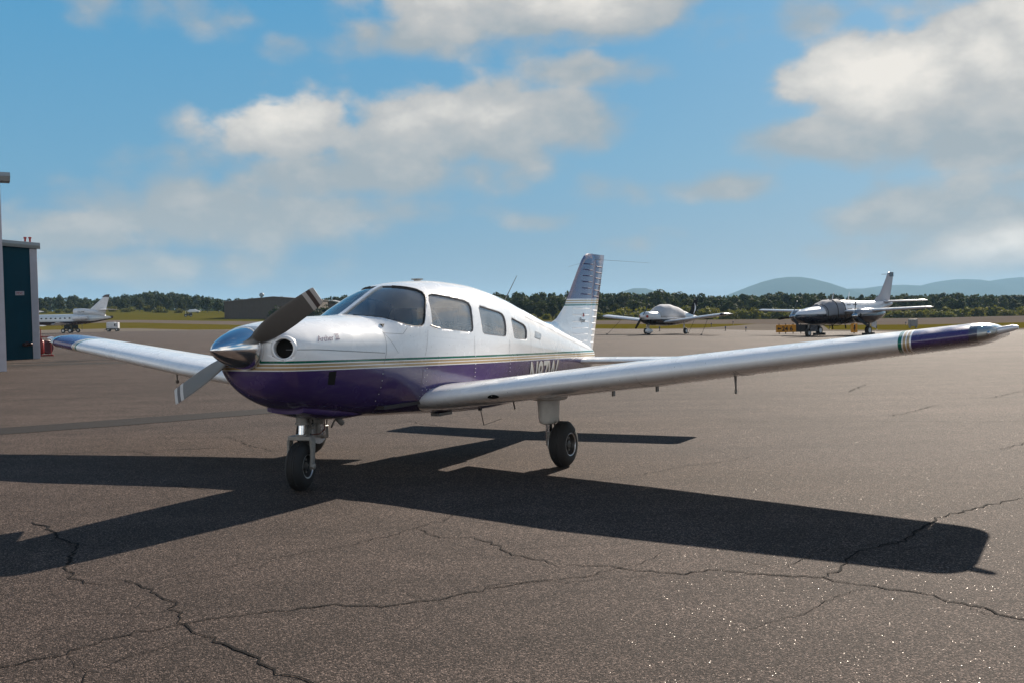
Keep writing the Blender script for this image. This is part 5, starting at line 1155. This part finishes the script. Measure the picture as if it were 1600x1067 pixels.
M['bush'] = leaf_mat('scrub_foliage', (.070, .082, .014), (.085, .092, .018), (.085, .078, .020)); M['bark'] = mat('bark', (.05, .04, .03), .9)
def foliage(seed, lobes, n, leaf, name, mtl, flat=1.0):
    rg = np.random.RandomState(seed); v = []; f = []
    L = [np.array(l) for l in lobes]; wts = np.array([l[3]**2 for l in lobes]); wts /= wts.sum()
    for i in range(n):
        l = L[rg.choice(len(L), p=wts)]; d = rg.normal(size=3); d /= np.linalg.norm(d); r = l[3]*(rg.uniform(.55, 1.06))
        p = l[:3]+d*r*np.array([1, 1, flat]); nv = d+rg.normal(size=3)*.55; nv /= np.linalg.norm(nv)
        a = np.cross(nv, rg.normal(size=3)); a /= np.linalg.norm(a); b = np.cross(nv, a); s = leaf*rg.uniform(.6, 1.35); k = len(v)
        v += [p+a*s, p+b*s*.75, p-a*s, p-b*s*.75]; f.append((k, k+1, k+2, k+3))
    me = bpy.data.meshes.new(name); me.from_pydata([tuple(map(float, q)) for q in v], [], f); me.materials.append(mtl); return me
def trunk_mesh(seed, h, r):
    rg = random.Random(seed); q = MB(); q.tube([(0, 0, -.6), (rg.uniform(-.1, .1), 0, h*.4), (rg.uniform(-.3, .3), rg.uniform(-.2, .2), h*.75)], [r, r*.75, r*.3], 7)
    for i in range(4):
        a = rg.uniform(0, 6.28); z = h*rg.uniform(.35, .6); q.tube([(0, 0, z), (math.cos(a)*h*.14, math.sin(a)*h*.14, z+h*.12), (math.cos(a)*h*.24, math.sin(a)*h*.24, z+h*.2)], [r*.45, r*.3, r*.1], 5)
    me = bpy.data.meshes.new('trunk'); me.from_pydata(q.v, [], q.f); me.materials.append(M['bark']); return me
PROTO = []
for sd in range(7):                      # unit trees 10 m high
    rg = random.Random(100+sd); lobes = []; pine = sd >= 5
    if not pine:
        for i in range(11):
            a = rg.uniform(0, 6.28); z = rg.uniform(2.2, 8.6); rr_ = 2.9*math.sin(math.pi*min(1, max(.12, (z-.4)/9.8)))**.7*rg.uniform(.35, .95); lobes.append((math.cos(a)*rr_, math.sin(a)*rr_, z, rg.uniform(1.0, 1.75)))
        lobes.append((rg.uniform(-.5, .5), 0, 8.6, 1.3)); n = 1500
    else:
        for i in range(9): z = 3+i*.75; a = rg.uniform(0, 6.28); q_ = (10.2-z)*.14; lobes.append((math.cos(a)*q_, math.sin(a)*q_, z, .45+(10.2-z)*.16))
        n = 1100
    PROTO.append((foliage(sd, lobes, n, .36, 'crown', M['leafdark'] if pine or sd == 4 else M['leaf']), trunk_mesh(sd, 9, .22), pine))
BUSH = [foliage(50+s, [(random.uniform(-1.2, 1.2), random.uniform(-.8, .8), random.uniform(.4, 1.5), random.uniform(.6, 1.0)) for _ in range(7)], 420, .22, 'foliage', M['bush']) for s in range(4)]
BUSHD = [foliage(60+s, [(random.uniform(-1.2, 1.2), random.uniform(-.8, .8), random.uniform(.4, 1.6), random.uniform(.6, 1.0)) for _ in range(7)], 420, .22, 'foliage', M['leafdark']) for s in range(4)]
def stem_mesh():
    q = MB(); [q.tube([(0, 0, -.3), (.5*math.cos(a), .5*math.sin(a), 1.2)], [.05, .02], 5) for a in (0, 1.6, 3.1, 4.7)]
    me = bpy.data.meshes.new('stem'); me.from_pydata(q.v, [], q.f); me.materials.append(M['bark']); return me
STEM = stem_mesh()
TOPS = np.array([(-200,463),(60,464),(95,461),(150,465),(200,460),(232,453),(270,458),(320,460),(350,466),(430,464),(500,464),(520,462),(560,462),(700,460),(780,457),(840,458),(870,455),(960,457),(1000,455),(1040,455),(1100,460),(1180,459),(1230,457),(1270,456),(1310,461),(1400,460),(1480,457),(1530,458),(1600,460),(1800,460)], float)
MARKS = [(-100, 'outside the left edge'), (20, 'behind the teal hangar'), (75, 'by the teal hangar corner'), (110, 'above the jet windows'), (140, 'above the jet engine'), (165, 'behind the jet tail fin'), (195, 'just right of the jet tail'), (225, 'at the tallest hump left'), (260, 'left of the small cart'), (297, 'above the small cart'), (330, 'left of the brown hangar'),
 (375, 'over the brown hangar left end'), (411, 'under the water tower'), (450, 'over the brown hangar ridge'), (485, 'behind the propeller tip'), (520, 'left of the windshield'), (560, 'behind the windshield'), (770, 'left of the whip antenna'), (800, 'behind the whip antenna'), (830, 'above the tail cone'), (865, 'left of the purple fin'), (915, 'behind the purple fin'), (960, 'just right of the purple fin'),
 (1000, 'above the covered airplane nose'), (1045, 'above the canvas cover'), (1095, 'behind the black tail'), (1145, 'right of the black tail'), (1190, 'over the twin right wing tip'), (1235, 'behind the twin nose propeller'), (1285, 'above the twin windshield cover'), (1335, 'behind the twin left propeller'), (1380, 'behind the twin tail fin'), (1420, 'above the grey cabinet'), (1455, 'over the twin left wing tip'),
 (1500, 'right of the twin airplane'), (1550, 'above the near purple wing tip'), (1595, 'at the right edge'), (1700, 'outside the right edge')]
def where(k): return min(MARKS, key=lambda m: abs(m[0]-k))[1]
rt = random.Random(11); count = 0
def tree(k, D, H, wid, sd, row):
    crown, trunk, pine = PROTO[sd]; p = at(k, D, -.1)
    kind = 'pine' if pine else ('dark tree' if sd == 4 else 'green tree'); rw = ('front row', 'middle row', 'back row')[row]; size = 'broad ' if wid > 1.24 else ('slender ' if wid < 1.1 else '')
    t = thing('pine_tree' if pine else 'tree', f'{size}{kind} in the {rw}, {where(k)}', 'tree', p, rt.uniform(0, 6.28), f'{size}{kind}s in the {rw}, {where(k)}')
    t.scale = (wid*H/10, wid*H/10, H/10)
    link(bpy.data.objects.new('crown', crown), t); link(bpy.data.objects.new('trunk', trunk), t)
def front_D(k): return edge(3, k)+float(np.interp(k, [200, 520, 800, 1000, 1450], [130, 110, 60, 60, 22]))
for row, (dm, step, lo, hi) in enumerate(((1.0, 17, .55, .85), (1.13, 16, .78, .98), (1.30, 16, .90, 1.06))):
    k = -130.0
    while k < 1740:
        kk = k+rt.uniform(-6, 6); D = front_D(kk)*dm*rt.uniform(.97, 1.04); p = at(kk, D); hz = 485.2-.023*(kk-800)
        top = float(np.interp(kk, TOPS[:,0], TOPS[:,1])); base = hz+(1.4948-p.z)*1642.4/D
        H = max(3.0, (base-top)*D/1642.4)*rt.uniform(lo, hi); hidden = (355 < kk < 480 and row == 0) or 585 < kk < 735 or (-45 < kk < 45)
        if not hidden and count < 300:
            tree(kk, D, H, rt.uniform(1.0, 1.35), rt.choice([0,1,2,3,3,1,0,2,4,4,5,6] if row else [0,1,2,3,0,1,2,4]), row); count += 1
        k += step*rt.uniform(.8, 1.25)
nb_ = 0
k = -80.0
while k < 1660:
    kk = k+rt.uniform(-5, 5); D = front_D(kk)*rt.uniform(.93, .975); right = kk > 880
    if not (300 < kk < 760 or -45 < kk < 50):
        t = thing('bush', 'low olive-green bush before the wood, '+where(kk), 'bush', at(kk, D, -.1), rt.uniform(0, 6.28), 'bushes at the foot of the wood, '+where(kk)); s = rt.uniform(.8, 1.35)*(1.15 if right else .85); t.scale = (s*1.35, s*1.35, s*rt.uniform(.8, 1.2))
        link(bpy.data.objects.new('foliage', rt.choice(BUSH)), t); link(bpy.data.objects.new('stem', STEM), t); nb_ += 1
    k += (11 if right else 17)*rt.uniform(.7, 1.3)
for kk, D, s, lab in ((432, 300, 1.7, 'dark round bush against the front of the brown hangar'), (492, 306, 2.1, 'larger dark bush below the propeller tip beside the brown hangar'), (512, 310, 1.8, 'dark bush just left of the windshield of the purple-bellied airplane'), (446, 302, 1.2, 'smaller dark bush against the front of the brown hangar')):
    t = thing('bush', lab, 'bush', at(kk, D, -.1), rt.uniform(0, 6), 'bushes by the brown hangar'); t.scale = (s, s, s)
    m_ = rt.choice(BUSH); o = link(bpy.data.objects.new('foliage', BUSHD[rt.randrange(4)] if 'BUSHD' in globals() else m_), t); link(bpy.data.objects.new('stem', STEM), t)
def tell_apart():
    nth = ('leftmost', 'second from left', 'third from left', 'fourth from left', 'fifth from left', 'sixth from left', 'seventh from left')
    same = {}
    for o in COL.objects:
        if o.parent is None and o.get('category') in ('tree', 'bush'): same.setdefault(o['label'], []).append(o)
    for lab, os_ in same.items():
        if 1 < len(os_) < 9:
            ws = list(nth[:len(os_)-1])+['rightmost']
            for o, w in zip(sorted(os_, key=lambda o: bearing(o.location.x, o.location.y)), ws): o['label'] = lab+', '+w
tell_apart()
def far_wood():
    rg = np.random.RandomState(5); v = []; f = []
    for i in range(2600):
        kk = rg.uniform(-200, 1800); D = front_D(kk)*rg.uniform(1.36, 1.9); p = at(kk, D); hz = 485.2-.023*(kk-800)
        top = float(np.interp(kk, TOPS[:,0], TOPS[:,1]))+2.2; base = hz+(1.4948-p.z)*1642.4/D; H = max(2.0, (base-top)*D/1642.4)*rg.uniform(.78, 1.0)
        for j in range(16):
            u = rg.rand(); w = H*.26*math.sin(math.pi*min(1, .25+.75*u)); c = np.array([p.x+rg.normal()*w*.7, p.y+rg.normal()*w*.7, p.z+H*(.15+.83*u)]); a = rg.normal(size=3); a /= np.linalg.norm(a); b = np.cross(a, rg.normal(size=3)); b /= np.linalg.norm(b); s = H*.085
            n0 = len(v); v += [c+a*s, c+b*s, c-a*s, c-b*s]; f.append((n0, n0+1, n0+2, n0+3))
    me = bpy.data.meshes.new('distant_wood'); me.from_pydata([tuple(map(float, q)) for q in v], [], f); me.materials.append(M['leafdark']); o = link(bpy.data.objects.new('distant_wood', me))
    tag(o, 'mass of trees behind the tree rows along the airfield', 'woodland', kind='stuff')
far_wood()

# ------------------------------------------------------------------ air
def haze():
    q = MB(); q.box((900, 4730, 82), (15200, 9800, 208)); o = q.build('haze', HM, None, smooth=False); tag(o, kind='stuff')
HM = bpy.data.materials.new('haze'); HM.use_nodes = True; HM.node_tree.nodes.clear()
_o = HM.node_tree.nodes.new('ShaderNodeOutputMaterial'); _p = HM.node_tree.nodes.new('ShaderNodeVolumePrincipled'); HM.node_tree.links.new(_p.outputs[0], _o.inputs['Volume'])
_p.inputs['Color'].default_value = (.46, .74, 1, 1); _p.inputs['Density'].default_value = HAZE_D; _p.inputs['Anisotropy'].default_value = 0.0
haze()
